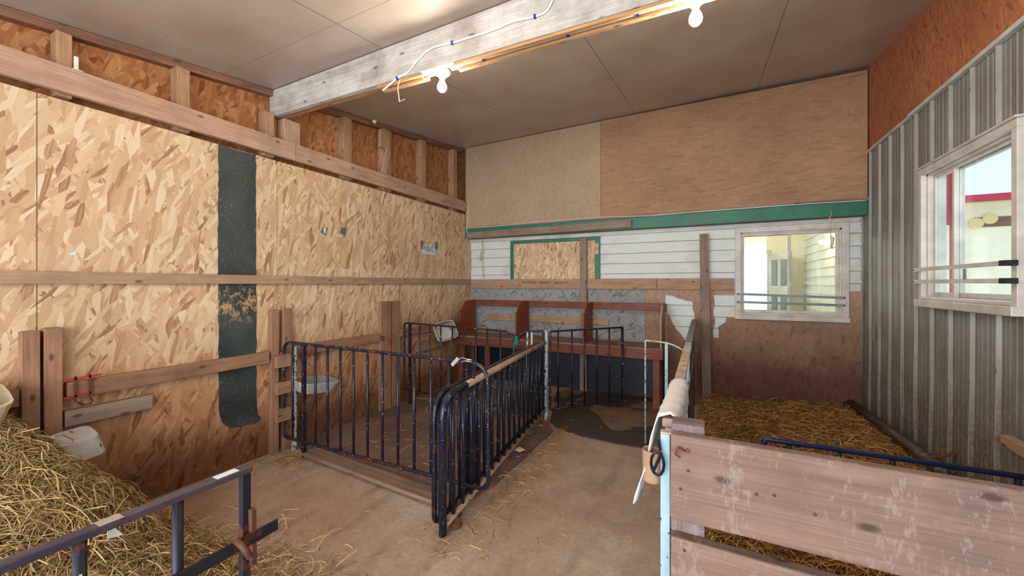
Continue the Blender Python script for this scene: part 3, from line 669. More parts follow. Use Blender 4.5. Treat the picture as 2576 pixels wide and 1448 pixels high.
lamp('bulb_lamp', 'lit bare bulb in a white holder at the top edge, right end of beam', b2.x, 2.09, 2.765)
# third lamp of the row, on the ceiling of the front bay
lamp('bulb_lamp', 'lit bare bulb on the ceiling of the near bay', -1.15, 1.05, cz(-1.15, 1.05)-.002)
# cables along the beam
def cable(label, pts, staples, r=.0055, name='electric_cable'):
    root = thing(name, label, 'cable', pts[0])
    P = [Vector(p) for p in pts]; out = []
    for i in range(len(P)-1):      # Catmull-Rom
        p0, p1, p2, p3 = P[max(i-1, 0)], P[i], P[i+1], P[min(i+2, len(P)-1)]
        for j in range(6):
            t = j/6; out.append(.5*((2*p1)+(p2-p0)*t+(2*p0-5*p1+4*p2-p3)*t*t+(3*p1-p0-3*p2+p3)*t**3))
    out.append(P[-1])
    m = MB(); m.tube(out, r, 8); m.build('sheath', M['cable'], root, smooth=True)
    for q in staples:
        q = Vector(q); m = MB(); m.box(q.x-.006, q.x+.006, q.y-.009, q.y+.009, q.z-.010, q.z+.010); m.build('staple', M['staple'], root)
    return root
F = lambda px, py: onY(px, py, 2.024)
cpt = [(962, 228), (1000, 196), (1028, 180), (1052, 150), (1085, 122), (1138, 108), (1180, 95), (1240, 76), (1290, 55), (1346, 42), (1375, 28), (1390, 2)]
cable('pale cable looping up the front face of the beam', [F(*p) for p in cpt], [F(1138, 108), F(1346, 42), F(1000, 197)])
U = lambda px, py: onZ(px, py, 2.703)
cpt = [(1130, 165), (1165, 158), (1205, 141), (1260, 124), (1345, 100), (1400, 80), (1420, 75), (1480, 60), (1540, 42), (1600, 22), (1650, 2), (1760, -40)]
pts = [Vector((U(*p).x, 2.078, 2.712)) for p in cpt]
cable('white cable running along the underside of the beam between the bulbs', pts, [pts[2], pts[6], pts[9]])
lp = [F(1092, 176), F(1075, 178), F(1062, 186), F(1064, 196), F(1072, 200)]
cable('short hook of white cable beside the middle bulb holder', [Vector((p.x, 2.028, p.z)) for p in lp], [], .005)
def rope(name, label, pts, r, mat, cat='twine'):
    m = MB(); P = [Vector(p) for p in pts]; out = []
    for i in range(len(P)-1):
        for j in range(4):
            q = P[i].lerp(P[i+1], j/4)
            out.append(q+Vector((random.uniform(-1, 1), random.uniform(-1, 1), 0))*r*.6)
    out.append(P[-1]); m.tube(out, r, 6); return tag(m.build(name, mat, smooth=True), label, cat)
rope('baling_twine', 'frayed twine end dangling below the beam left of the middle bulb', [onY(*p, 2.02) for p in ((1006, 200), (1001, 215), (1002, 232), (1005, 256), (1012, 252), (1018, 250))], .003, M['twine'])
rope('baling_twine', 'twine hanging over the white siding at the left of the back wall', [onY(*p, 4.90) for p in ((1213, 595), (1214, 630), (1213, 660), (1216, 700))], .005, M['twine'])
rope('baling_twine', 'knotted twine loop hooked on the siding beside the hanging twine', [onY(*p, 4.91) for p in ((1215, 632), (1210, 634), (1207, 645), (1208, 656), (1211, 645))], .006, M['twine'])
rope('baling_twine', 'knotted twine hanging from green fascia before the right of back window', [onY(*p, 4.77) for p in ((2089, 528), (2092, 540), (2086, 548), (2094, 552), (2090, 560), (2090, 590), (2092, 625))], .004, M['twine'])
wp = [(1178, 572), (1250, 568), (1330, 560), (1400, 555), (1520, 546), (1640, 542), (1760, 532), (1900, 522), (2040, 512), (2180, 504)]
cable('thin pale wire sagging along the top of the green fascia', [onY(*p, 4.775) for p in wp], [], .004)
cable('thin cable coming down beside the back left corner', [onY(*p, 4.78) for p in ((1176, 515), (1178, 545), (1174, 575), (1180, 590))], [], .004)
# writing
def writing(name, text, size, loc, plane, mat, parent, shear=.15, squash=1.0, off=0.0015):
    cu = bpy.data.curves.new(name, 'FONT'); cu.body = text; cu.size = size; cu.shear = shear; cu.align_x = 'CENTER'; cu.align_y = 'CENTER'; cu.extrude = .0006
    cu.space_character = 1.15
    t = bpy.data.objects.new('tmp', cu); C.objects.link(t)
    bpy.context.view_layer.update()
    me = bpy.data.meshes.new_from_object(t.evaluated_get(bpy.context.evaluated_depsgraph_get()))
    bpy.data.objects.remove(t); bpy.data.curves.remove(cu)
    me.name = name; o = bpy.data.objects.new(name, me); C.objects.link(o); me.materials.clear(); me.materials.append(mat)
    if plane == 'X': R = Matrix(((0, 0, 1), (squash, 0, 0), (0, 1, 0)))
    else: R = Matrix(((squash, 0, 0), (0, 0, -1), (0, 1, 0)))
    l = Vector(loc)-wloc(parent)
    for v in me.vertices: v.co = R @ v.co + l
    o.parent = parent; return o
for px, tx in ((1330, 'BRANDEE'), (1370, 'BRADY'), (1411, 'BEAUTY')):
    writing('writing', tx, .044, onY(px, 711, Yr-.0185), 'Y', M['ink'], rail_a, .25)
writing('writing', 'GYPSY (GIRL)', .05, onY(1550, 711.5, Yr-.0185), 'Y', M['inkfaint'], rail_b, .25)
writing('writing', 'JOEY', .04, onX(898, 704, XL+.0275), 'X', M['inkfaint'], rail_l, 0)
root = thing('paper_note', 'small white handwritten note taped to the left wall near the corner', 'sign', onX(1080, 627, XL+.004))
P = [onX(*p, XL+.003) for p in ((1062, 614), (1098, 619), (1096, 641), (1062, 637))]
m = MB(); m.prism([(p.y, p.z) for p in P], 'X', XL+.002, XL+.004); m.build('paper', M['paper'], root)
writing('writing', 'BEAUTY', .075, onX(1079, 624, XL+.0045), 'X', M['ink'], root, .1)
writing('writing', 'AGE 9 2013', .036, onX(1084, 632, XL+.0045), 'X', M['ink'], root, .1)
for (a, b, c, d) in ((1058.5, 604.5, 1064.5, 620), (1095, 608, 1101, 627)):
    P, Q = onX(a, b, XL+.005), onX(c, d, XL+.005); m = MB(); m.box(XL+.0046, XL+.006, P.y, Q.y, Q.z, P.z); m.build('tape', M['tape'], root)
for (cx, cy, lab) in ((815, 581, 'grey duct tape patch with white scrap on the left wall, left one of two'), (863, 582, 'grey duct tape patch on the left wall, right one of two')):
    root = thing('tape_patch', lab, 'tape', onX(cx, cy, XL+.003))
    P = [onX(cx+a, cy+b, XL) for a, b in ((-9, 3), (-3, -11), (9, -8), (5, 11))]; m = MB(); m.prism([(p.y, p.z) for p in P], 'X', XL+.001, XL+.003); m.build('tape', M['tape'], root)
    if cx < 820:
        P = [onX(cx+a, cy+b, XL) for a, b in ((-2, -8), (4, -9), (4, 6), (-1, 4))]; m = MB(); m.prism([(p.y, p.z) for p in P], 'X', XL+.0035, XL+.005); m.build('paper_scrap', M['paper'], root)
P = [onX(*p, XL) for p in ((172, 638), (183, 634), (193, 635), (190, 641), (173, 641))]
m = MB(); m.prism([(p.y, p.z) for p in P], 'X', XL+.001, XL+.003); tag(m.build('paper_scrap', M['paper']), 'tiny torn white paper scrap stapled on the near left wall', 'paper')
# white ring bracket standing on the high plank
p = onX(190, 165, XL+.0)
m = MB(); m.box(XL-.005, XL+.036, p.y-.02, p.y+.02, 2.5205, 2.526); m.box(XL+.005, XL+.02, p.y-.009, p.y+.007, 2.526, 2.60)
tag(m.build('hook_plate', M['cable'], bevel=.002), 'little white upright bracket on top of the high plank', 'bracket')
p = onX(943, 310, XL-.03); m = MB(); m.lathe((XL-.04, p.y, p.z), [(0, 0), (.02, .004), (.028, .03), (.01, .045), (0, .046)], 10); tag(m.build('insulator', M['ceramic'], smooth=True), 'small whitish insulator knob near the ceiling behind the beam', 'insulator')
# black felt strip on left wall
ya, yb_ = onX(549, 400, XL).y, onX(643, 400, XL).y
tp = [(onX(a, b, XL).y, onX(a, b, XL).z) for a, b in ((551, 1040), (560, 1065), (580, 1076), (600, 1074), (620, 1068), (640, 1066), (652, 1058), (657, 1050), (648, 1042), (645, 1000))]
tp = jag([(ya, 2.344), (ya-.003, 1.5)]+tp+[(yb_+.003, 1.4), (yb_, 2.344)], .004, .04)
m = MB(); m.prism(tp, 'X', XL+.0005, XL+.003); tag(m.build('felt_strip', M['tar']), 'broad black roofing felt strip running down the left wall', 'felt strip')
# ================================================================ PENS
Xb = XL+.02
def lboard(name, lab, cat, pxa, pxb, z0, z1, th, mat, x=XL, lean=0, group=None):
    y0, y1 = onX(pxa, 900, x+th).y, onX(pxb, 900, x+th).y
    m = MB(); m.box(x+.0015, x+th, y0, y1, z0, z1); return tag(m.build(name, mat, bevel=.003), lab, cat, group)
def lrail(name, lab, cat, ya, yb_, z, h, th, mat, x=XL):
    m = MB(); m.box(x+.0015, x+th, ya, yb_, z-h/2, z+h/2); return tag(m.build(name, mat, bevel=.003), lab, cat)
yA0, yA1 = onX(55, 900, XL+.06).y, onX(105, 900, XL+.06).y
yA2, yA3 = onX(112, 900, XL+.06).y, onX(158, 900, XL+.06).y
lboard('feeder_upright', 'wide brown upright rising from the hay, left of the near pair', 'upright', 55, 102, .0, 1.11, .06, M['post'])
lboard('feeder_upright', 'wide brown upright by the red chain, right of the near pair', 'upright', 112, 158, .0, 1.12, .06, M['post'])
m = MB(); m.box(XL+.0015, XL+.03, yA1+.004, yA2-.004, .0, .95); tag(m.build('upright_strip', M['post_red'], bevel=.002), 'thin brown strip in the gap between the near pair of uprights', 'strip')
yP0, yP1 = onX(679, 900, XL+.04).y, onX(702, 900, XL+.04).y
yP2, yP3 = onX(713, 900, XL+.04).y, onX(737, 900, XL+.04).y
lrail('feed_rail', 'long brown rail along the left wall between near uprights and middle uprights', 'rail', yA3+.02, yP0-.003, .775, .09, .045, M['post'])
lrail('feed_rail', 'brown rail stub leading out of frame at the far left', 'rail', -.3, yA0-.003, .78, .085, .045, M['post'])
lrail('ledge_board', 'short grey topped board low on the left wall above the white trough', 'board', yA3+.01, onX(385, 1000, XL+.05).y, .625, .085, .05, M['plank_grey'])
lboard('feeder_upright', 'left upright of the middle pair beside the first pen gate', 'upright', 683, 702, 0, 1.145, .045, M['post'])
lboard('feeder_upright', 'right upright of the middle pair beside the first pen gate', 'upright', 713, 735, 0, 1.15, .045, M['post'])
for k, (a, b, lab) in enumerate(((893, 925, 'topmost'), (962, 993, 'middle'), (1030, 1062, 'lowest'))):
    Z0, Z1 = onX(705, b, XL+.085).z, onX(705, a, XL+.085).z
    m = MB(); m.box(XL+.0465, XL+.085, yP0+.03, yP3+.02, Z0, Z1); tag(m.build('feeder_rung', M['post'], bevel=.003), '%s short wooden rung across the middle pair of uprights' % lab, 'rung')
yQ0, yQ1, yQ2, yQ3 = [onX(p, 850, XL+.045).y for p in (958, 985, 987, 1008)]
lboard('feeder_upright', 'left upright of the far pair on the left wall', 'upright', 959, 984, 0, 1.165, .045, M['post'])
lboard('feeder_upright', 'right upright of the far pair, behind the second pen gate end', 'upright', 987, 1007, 0, 1.16, .04, M['post'])
lrail('feed_rail', 'brown rail along the left wall between middle and far uprights', 'rail', yP3+.003, yQ0-.003, .79, .085, .045, M['post'])
lrail('feed_rail', 'brown rail on left wall from the far uprights to the manger', 'rail', yQ3+.003, 4.44, .80, .08, .045, M['post'])
lrail('ledge_board', 'short board low on left wall under the tilted white tray', 'board', onX(1053, 870, XL+.05).y, onX(1108, 870, XL+.05).y+.05, .60, .11, .06, M['post'])

def gate(name, lab, P0, P1, zb0, zb1, zt0, zt1, bars, rf, rb_, rad0, rad1, mf, mbar, thick=(), mt=None, open0=False, cat='gate', kink=0, legs=()):
    P0, P1 = Vector((*P0, 0)), Vector((*P1, 0)); Zv = Vector((0, 0, 1))
    root = thing(name, lab, cat, P0); L = (P1-P0).length; d = (P1-P0)/L
    zb = lambda t: zb0+(zb1-zb0)*t
    zt = lambda t: zt0+(zt1-zt0)*t
    c = [P0+Zv*zb0, P0+Zv*zt0, P1+Zv*zt1, P1+Zv*zb1]
    if mt is None:
        path = rnd_path(c, [rad0*.5, rad0, rad1, rad1*.5], True); m = MB(); m.tube(path, rf, 10, True); m.build('frame', mf, root, smooth=True)
    else:
        path = rnd_path([P0+Zv*.012, P0+Zv*zt0, P0.lerp(P1, .14)+Zv*zt(.14)], [0, rad0, 0], False, 10); m = MB(); m.tube(path, rf, 14); m.build('bent_end', mf, root, smooth=True)
        m = MB(); m.tube([P0.lerp(P1, .1395)+Zv*zt(.1395), P1+Zv*zt1], rf, 14); m.build('top_rail', mt[0], root, smooth=True)
        m = MB(); m.tube([P0+Zv*zb0+d*.005, P1+Zv*zb1], rf*.8, 10); m.build('bottom_rail', mt[1], root, smooth=True)
    for i, t in enumerate(bars):
        q = P0.lerp(P1, t); r = rb_*(1.45 if i in thick else 1)
        top, bot = q+Zv*(zt(t)-rf*.6), q+Zv*(zb(t)+rf*.5)
        if i in thick: bot = q+Zv*.005
        k = (random.uniform(-1, 1)*kink)
        mid = (top+bot)/2+d*k
        m = MB()
        if i in thick: m.bar(bot+d*0, top, r*1.9, r*1.9, d)
        else: m.tube([bot, mid, top] if kink else [bot, top], r, 8)
        m.build('bar', mbar, root, smooth=i not in thick)
    return root
XA0, XA1, YA = XL+.064, onY(1228, 900, 2.05).x, 2.05
bx = [onY(p, 900, YA).x for p in (736.6, 764.5, 793.6, 824, 856.3, 889.5, 924.6, 962, 1001, 1042, 1084, 1129)]
gA = gate('pen_gate', 'dark blue barred gate closing the front of the first pen', (XA0, YA), (XA1, YA), .12, .125, .885, .875, [(x-XA0)/(XA1-XA0) for x in bx], .0125, .0095, .09, .13, M['pipe'], M['pipe'], thick=(1,))
# hinge post of gate A at wall
m = MB(); m.bar((XA0+.04, YA+.06, 0), (XA0+.04, YA+.06, .84), .028, .028, (1, 0, 0)); tag(m.build('hinge_post', M['pipe_white'], bevel=.002), 'peeling white and black iron hinge post at the left wall by first gate', 'post')
# gate B pair: outer and inner
gB0, gB1 = (-1.275, 1.735), (-1.42, 3.55)
gBo = gate('pen_gate', 'outer gate of the alley pair, thick rail worn beige on top', gB0, gB1, .05, .13, .745, .785, [.06+.86*i/15 for i in range(16)], .021, .0125, .13, .02, M['pipe_big'], M['pipe_big'], mt=(M['pipe_beige'], M['pipe_beige']), kink=.02)
gBi = gate('pen_gate', 'inner darker gate of the alley pair, folded against the beige railed one', (gB0[0]-.055, gB0[1]+.0), (gB1[0]-.05, gB1[1]), .05, .13, .745, .785, [.03+.92*i/15 for i in range(16)], .016, .0115, .13, .02, M['pipe_dark'], M['pipe_dark'], kink=.02)
# latch hardware on gate A / B
q = onY(1168, 905, YA)
root = thing('gate_latch', 'white wire latch clipped over the right end of first gate', 'latch', q)
m = MB(); m.tube([q+Vector((a*.8, -.018, b*.8)) for a, b in ((-.05, -.03), (-.03, .01), (0, .022), (.04, .012), (.08, .012), (.08, -.003), (.02, .0), (-.02, -.02))], .0035, 8); m.build('wire', M['steel'], root, smooth=True)
m = MB(); m.bar(q+Vector((-.075, -.025, -.035)), q+Vector((-.03, -.022, .012)), .022, .004, (1, 0, 0)); m.build('tongue', M['steel'], root)
for dx in (0, .045):
    m = MB(); m.tube([(q.x+dx, YA+.03, .09), (q.x+dx, YA+.03, .87)], .011, 8); tag(m.build('drop_bolt', M['pipe_big' if dx == 0 else 'pipe_dark'], smooth=True), ('left' if dx == 0 else 'right')+' drop bolt standing at the right end of first gate', 'bolt')
m = MB(); m.bar((-1.30, 1.93, 0.0), (-1.30, 1.93, .10), .03, .012, (0, 1, 0)); m.tube([Vector((-1.27, 1.84, .012))+Vector((math.cos(a)*.035, math.sin(a)*.035, 0)) for a in [i*math.pi/5 for i in range(10)]], .007, 6, True)
tag(m.build('floor_ring', M['rust']), 'rusty ring and stub on the floor beside the gate pair', 'floor ring')
# second divider
XC0, YC = onY(999, 850, 3.47).x, 3.47; XC1 = onY(1292, 850, YC).x
XC0 = max(XC0, XL+.055)
bx = [onY(p, 850, YC).x for p in (1005.6, 1031, 1055.7, 1082, 1109, 1138, 1167, 1197.7, 1226, 1259)]
gC = gate('pen_gate', 'barred gate dividing the far pen from the first one', (XC0, YC), (XC1, YC), .165, .14, .915, .885, [(x-XC0)/(XC1-XC0) for x in bx], .011, .0085, .05, .12, M['pipe'], M['pipe'], thick=(1,))
XD0 = onY(1302, 850, 3.5).x
gC2 = gate('pen_gate', 'short barred panel between the far gate and the peeling white post', (XD0, 3.5), (-1.44, 3.58), .13, .12, .885, .895, [.38, .55], .011, .010, .12, .02, M['pipe_dark'], M['pipe_white'])
q = onY(1299, 858, 3.48); m = MB(); m.lathe((q.x, q.y, q.z-.05), [(0, 0), (.018, .005), (.027, .03), (.022, .06), (.026, .08), (.012, .10), (0, .1)], 10)
m.tube([(q.x-.005, q.y-.02, q.z), (q.x-.02, q.y-.02, q.z-.12)], .004, 6); tag(m.build('cord_knot', M['twine_green']), 'green cord knot tying the far gate to the short panel', 'cord')
q = onY(1215, 823, 3.47); m = MB(); m.tube([q+Vector((math.cos(a)*.055, -.01, math.sin(a)*.02)) for a in [i*math.pi/6 for i in range(12)]], .006, 6, True); tag(m.build('wire_loop', M['rust']), 'rusty wire loop hooked over the top of the far gate', 'wire loop')
# peeling white post with chain
rp = thing('hinge_post', 'flaking white iron post with chain where the far gates meet', 'post', (-1.43, 3.62, 0))
m = MB(); m.bar((-1.425, 3.62, 0), (-1.425, 3.62, .90), .028, .028, (1, 0, 0)); m.build('post_tube', M['pipe_white'], rp, bevel=.002)
m = MB(); m.bar((-1.455, 3.60, 0.05), (-1.455, 3.60, .89), .02, .012, (1, 0, 0)); m.build('angle_strip', M['pipe_rust'], rp, bevel=.002)
m = MB(); m.lathe((-1.43, 3.62, 0), [(.05, 0), (.05, .012), (.03, .03), (.0, .03)], 12); m.build('foot', M['rust'], rp)
m = MB()
for i in range(9):
    zc_ = .42-i*.034; a0 = (i % 2)*math.pi/2
    m.tube([Vector((-1.40, 3.585, zc_))+Vector((math.cos(a0)*math.cos(a)*.010, math.sin(a0)*math.cos(a)*.010, math.sin(a)*.022)) for a in [j*math.pi/4 for j in range(8)]], .004, 5, True)
tag(m.build('chain', M['grey_steel']), 'steel chain hanging down the flaking white post', 'chain')
# gate D, standing open
gD = gate('pen_gate', 'barred gate standing half open in front of the manger', (-1.40, 3.66), (-.836, 4.36), .12, .10, .885, .885, [.10, .28, .45, .62, .80, .985], .0105, .009, .02, .02, M['pipe'], M['pipe_dark'])
m = MB(); q = onY(1554, 862, 4.30); m.tube([q+Vector((-.07, -.02, -.01)), q+Vector((.07, -.02, .005))], .010, 8); m.bar(q+Vector((.02, -.02, -.05)), q+Vector((.02, -.02, .06)), .02, .01, (1, 0, 0)); tag(m.build('slide_bolt', M['pipe_rust']), 'rusty slide bolt on the end of the half open gate', 'latch')
# thin frame E
rE = thing('side_frame', 'slim black and white peeling frame beside the manger leg', 'frame', (-.47, 3.43, 0))
m = MB(); m.tube(rnd_path([(-.475, 3.43, 0), (-.475, 3.43, .885), (-.27, 3.36, .885), (-.175, 3.30, .84)], [0, .01, .08, 0], False), .007, 8); m.build('thin_rod', M['pipe_white'], rE, smooth=True)
xx = onY(1676, 900, 3.36); m = MB(); m.bar((xx.x, 3.37, .35), (xx.x, 3.37, .88), .022, .012, (1, 0, 0)); m.build('flat_bar', M['pipe_iceblue'], rE)
m = MB(); m.tube([(xx.x, 3.37, .36), (-.19, 3.32, .36)], .007, 8); m.build('low_rod', M['pipe_rust'], rE)
# gate F: alley side of the straw pen, seen end-on; two sections
def fgate(lab, y0, y1, x0, x1, z0, z1, mt, mbm, top=.045, panel=False, nb=10):
    root = thing('alley_gate', lab, 'gate', (x0, y0, 0)); n = nb
    m = MB(); m.bar((x0, y0, z0), (x1, y1, z1), .03, top, (0, 0, 1)); m.build('top_rail', mt, root, bevel=.006)
    m = MB(); m.bar((x0, y0, .16), (x1, y1, .16), .03, .025, (0, 0, 1)); m.build('bottom_rail', mbm, root, bevel=.004)
    for i in range(n+1):
        t = i/n; x = x0+(x1-x0)*t; y = y0+(y1-y0)*t; z = z0+(z1-z0)*t
        if i in (0, n): y += .014*(1 if i == 0 else -1)
        m = MB(); m.bar((x, y, .0 if i in (0, n) else .17), (x, y, z-.016), .024, .024, (1, 0, 0)); m.build('bar', mbm, root)
    return root
fgate('near alley gate with flaking top rail, seen end on beside the straw pen', 1.36, 3.02, -.115, -.135, .905, .915, M['peel_top'], M['pipe_white'], nb=9)
fgate('far grey topped alley gate reaching to the back wall', 3.06, 4.84, -.135, -.155, .925, .945, M['grey_steel'], M['pipe_dark'], nb=12)
m = MB(); m.bar((-.095, 2.2, .50), (-.105, 3.3, .52), .62, .006, (0, 0, 1)); tag(m.build('sheet_panel', M['pipe_dark'], bevel=.002), 'dark blue sheet fixed to the pen side of the near alley gate', 'panel')
m = MB(); m.bar((-.118, 1.27, 0), (-.118, 1.27, .905), .026, .026, (1, 0, 0)); m.bar((-.128, 1.30, 0), (-.128, 1.30, .90), .006, .03, (1, 0, 0))
ip = tag(m.build('corner_post', M['pipe_iceblue'], bevel=.001), 'pale blue chipped iron post at the end of wooden fence', 'post')
m = MB(); m.box(-.132, -.098, 1.256, 1.284, .9055, .911); tag(m.build('post_cap', M['peel_top'], bevel=.002), 'flaked cap on the pale blue iron post', 'cap')
# cloth draped over rail
m = MB(); nu, nv = 20, 14; grid = {}
for i in range(nu+1):
    t = i/nu; y = 1.33+.52*t
    for j in range(nv+1):
        s = j/nv*1.0
        # profile: right drop, over the rail, left drop
        L = -.09+s*(.16+.19*(1-t)**1.2+.09)
        if L < 0: x = -.112+.030; z = .925+L
        elif L < .075: a = L/.075*math.pi; x = -.116+.034*math.cos(a); z = .925+.022*math.sin(a)
        else: k = L-.075; x = -.150-k*(.04+.20*(1-t)); z = .925-k+.01*math.sin(y*40)*k*3
        x += .004*math.sin(y*55+j); grid[i, j] = len(m.v); m.v.append((x, y-.10*max(0, L-.1)*(1-t), z))
for i in range(nu):
    for j in range(nv):
        m.f.append([grid[i, j], grid[i+1, j], grid[i+1, j+1], grid[i, j+1]]); m.uv.append([(0, 0)]*4); m.mi.append(0)
o = tag(m.build('draped_cloth', M['cloth'], smooth=True, fix=False), 'white cloth folded over the alley gate rail near the wooden fence', 'cloth')
sm = o.modifiers.new('solid', 'SOLIDIFY'); sm.thickness = .003
# can under cloth, ring
q = onY(1645, 1165, 1.34)
m = MB(); m.lathe((q.x-.005, 1.34, q.z-.055), [(.0, 0), (.028, .001), (.030, .01), (.030, .10), (.028, .10), (.027, .012), (0, .01)], 18); tag(m.build('rusty_can', M['rail'], smooth=False), 'tan tin can hanging under the white cloth', 'can')
q = onY(1664, 1155, 1.25); m = MB(); m.tube([q+Vector((math.cos(a)*.018-.01, -.01, math.sin(a)*.034-.01)) for a in [j*math.pi/6 for j in range(12)]], .0045, 6, True)
m.tube([q+Vector((-.008, -.005, .06)), q+Vector((0, -.01, .02)), q+Vector((-.02, -.012, -.03))], .005, 6); tag(m.build('chain_link', M['pipe_dark']), 'dark iron hook and ring on the pale blue iron post', 'hook')
# wooden fence G
rG = thing('plank_fence', 'weathered wide plank fence in the right foreground', 'fence', (.5, 1.2, 0))
x0 = -.098
zt_, zb_ = .935, .700
m = MB(); m.bar((x0, 1.20, (zt_+zb_)/2), (XR-.03, 1.20, (zt_+zb_)/2-.012), zt_-zb_, .038, (0, 0, 1)); m.build('top_plank', M['fence'], rG, bevel=.006)
m = MB(); m.bar((x0, 1.20, .535), (XR-.03, 1.20, .512), .235, .038, (0, 0, 1)); m.build('lower_plank', M['fence'], rG, bevel=.006)
m = MB(); m.bar((x0, 1.20, .25), (XR-.03, 1.20, .24), .235, .038, (0, 0, 1)); m.build('bottom_plank', M['fence'], rG, bevel=.006)
m = MB(); m.box(x0, -.012, 1.2195, 1.295, .0, .952); m.build('fence_post', M['fence_grey'], rG, bevel=.003)
m = MB(); q = onY(1712, 1133, 1.178); m.tube([q+Vector((a, b, c)) for a, b, c in ((.012, 0, .0), (-.005, -.012, .012), (-.012, -.018, -.006), (.0, -.014, -.012))], .003, 6); m.lathe(q+Vector((.018, .003, .002)), [(.007, 0), (.006, .003), (0, .004)], 8, axis=(0, -1, 0)); m.build('staple', M['rust'], rG)
for (a, b) in ((1731, 1183), (1712, 1228), (1903, 1242), (1948, 1245), (2050, 1293), (1722, 1383)):
    q = onY(a, b, 1.182); m = MB(); m.lathe(q, [(.0048, 0), (.004, .002), (0, .003)], 10, axis=(0, -1, 0)); m.build('nail_head', M['nail'], rG)
# blue rail H beyond fence
YH = 2.27; xs_ = [onY(p, 1150, YH).x for p in (1925, 1985, 2110, 2245, 2392, 2561)]; zH = .60
rH = thing('pen_rail', 'glossy navy pipe rail standing in the straw behind the plank fence', 'rail', (xs_[0], YH, .1))
m = MB(); m.tube(rnd_path([(xs_[0]-.01, YH, zH-.10), (xs_[0]-.004, YH, zH), (1.27, YH, zH)], [0, .02, 0], False), .0115, 12); m.build('top_rail', M['pipe_big2'], rH, smooth=True)
for x in xs_[1:]:
    if x < 1.26:
        m = MB(); m.tube([(x, YH, .05), (x, YH, zH-.01)], .0105, 10); m.build('bar', M['pipe'], rH, smooth=True)
m = MB(); m.tube([(xs_[0]-.01, YH, zH-.10), (xs_[0]-.03, YH-.0, zH-.15)], .0118, 8); m.build('end_elbow', M['pipe_beige'], rH, smooth=True)
# foreground gate J
XJ = -1.11; rJ = thing('rail_gate', 'rusty dark foreground gate with flat top bar, bottom left', 'gate', (XJ, .0, 0)); y1 = onX(622, 1190, XJ).y
m = MB(); m.bar((XJ, -1.2, .855), (XJ, y1+.006, .855), .016, .030, (0, 0, 1)); m.build('top_bar', M['pipe_top'], rJ, bevel=.003)
m = MB(); m.bar((XJ, y1-.006, 0.02), (XJ, y1-.006, .846), .018, .022, (1, 0, 0)); m.build('end_post', M['pipe_rustblue'], rJ, bevel=.002)
for px in (447, 200, -120, -700):
    y = onX(px, 1300, XJ).y; m = MB(); m.tube([(XJ, y, .03), (XJ, y, .848)], .011, 12); m.build('bar', M['pipe_rustblue'], rJ, smooth=True)
yb0 = onX(440, 1440, XJ+.02).y; zl = .667
m = MB(); m.bar((XJ+.02, -1.2, zl), (XJ+.02, y1+.07, zl+.008), .03, .007, (0, 0, 1)); m.build('slide_bar', M['pipe_rustblue'], rJ, bevel=.001)
m = MB(); m.bar((XJ+.012, y1+.006, .60), (XJ+.012, y1+.004, .75), .014, .022, (0, 1, 0)); m.build('keeper', M['pipe_rust'], rJ, bevel=.002)
q = onX(597, 1370, XJ+.03); m = MB(); m.tube([q+Vector((-.005, 0, .01)), q+Vector((.02, .002, .0)), q+Vector((.034, .012, -.028))], .0085, 10); m.build('bolt_handle', M['pipe_rust'], rJ, smooth=True)
m = MB(); m.bar((XJ, -1.2, .05), (XJ, y1-.02, .05), .02, .02, (0, 0, 1)); m.build('bottom_bar', M['pipe_dark'], rJ)
for (a, b, nm) in ((585, 612, 'label'), ):
    ya, yb_ = onX(541, 1215, XJ).y, onX(596, 1193, XJ).y; m = MB(); m.box(XJ-.012, XJ+.012, ya, yb_, .8634, .8642); m.build('paper_label', M['paper'], rJ)
ya, yb_ = onX(243, 1330, XJ).y, onX(305, 1300, XJ).y; m = MB(); m.box(XJ-.0135, XJ+.0148, ya, yb_, .8634, .8642); m.build('tape', M['tape_light'], rJ)
m = MB(); m.prism([(ya+.02, .845), (yb_, .845), (yb_-.005, .835), (ya+.045, .815), (ya+.02, .82)], 'X', XJ-.013, XJ-.011); m.build('hanging_tape', M['cable'], rJ)
# ================================================================ MANGER
rM = thing('hay_manger', 'red brown wooden manger with dividers along the back wall', 'manger', (-1.7, 4.7, 0))
xa, xb = XL+.05, -.44; yf, yk = 4.45, 4.868; zt_ = .665
m = MB(); m.box(xa, xb, yf, yk, zt_-.02, zt_, L=(1, 0, 0)); m.build('table_top', M['desk_top'], rM, bevel=.003)
m = MB(); m.box(xa, xb, yf-.002, yf+.03, zt_-.12, zt_-.021); m.build('front_apron', M['cedar'], rM, bevel=.003)
m = MB(); m.box(xb-.03, xb, yf+.032, yk, zt_-.12, zt_-.021); m.build('side_apron', M['cedar'], rM)
m = MB(); m.box(xa, xb, yk-.022, yk-.001, 1.045, 1.125); m.build('top_rail', M['cedar'], rM, bevel=.003)
for i, x in enumerate((-3.0, -2.165, -1.30, -.462)):
    m = MB(); m.prism([(yf+.01, zt_+.001), (yk-.023, zt_+.001), (yk-.023, 1.13), (yf+.14, 1.118), (yf+.012, .985)], 'X', x-.009, x+.009)
    m.build('divider', M['cedar_ply'] if i < 3 else M['rail'], rM, bevel=.002)
for x, y in ((-3.0, yf+.05), (-2.62, yf+.1), (-.51, yf+.06), (-.51, yk-.08), (-3.0, yk-.08)):
    m = MB(); m.box(x-.035, x+.035, y-.02, y+.02, 0.0, zt_-.021); m.build('leg', M['cedar'], rM, bevel=.003)
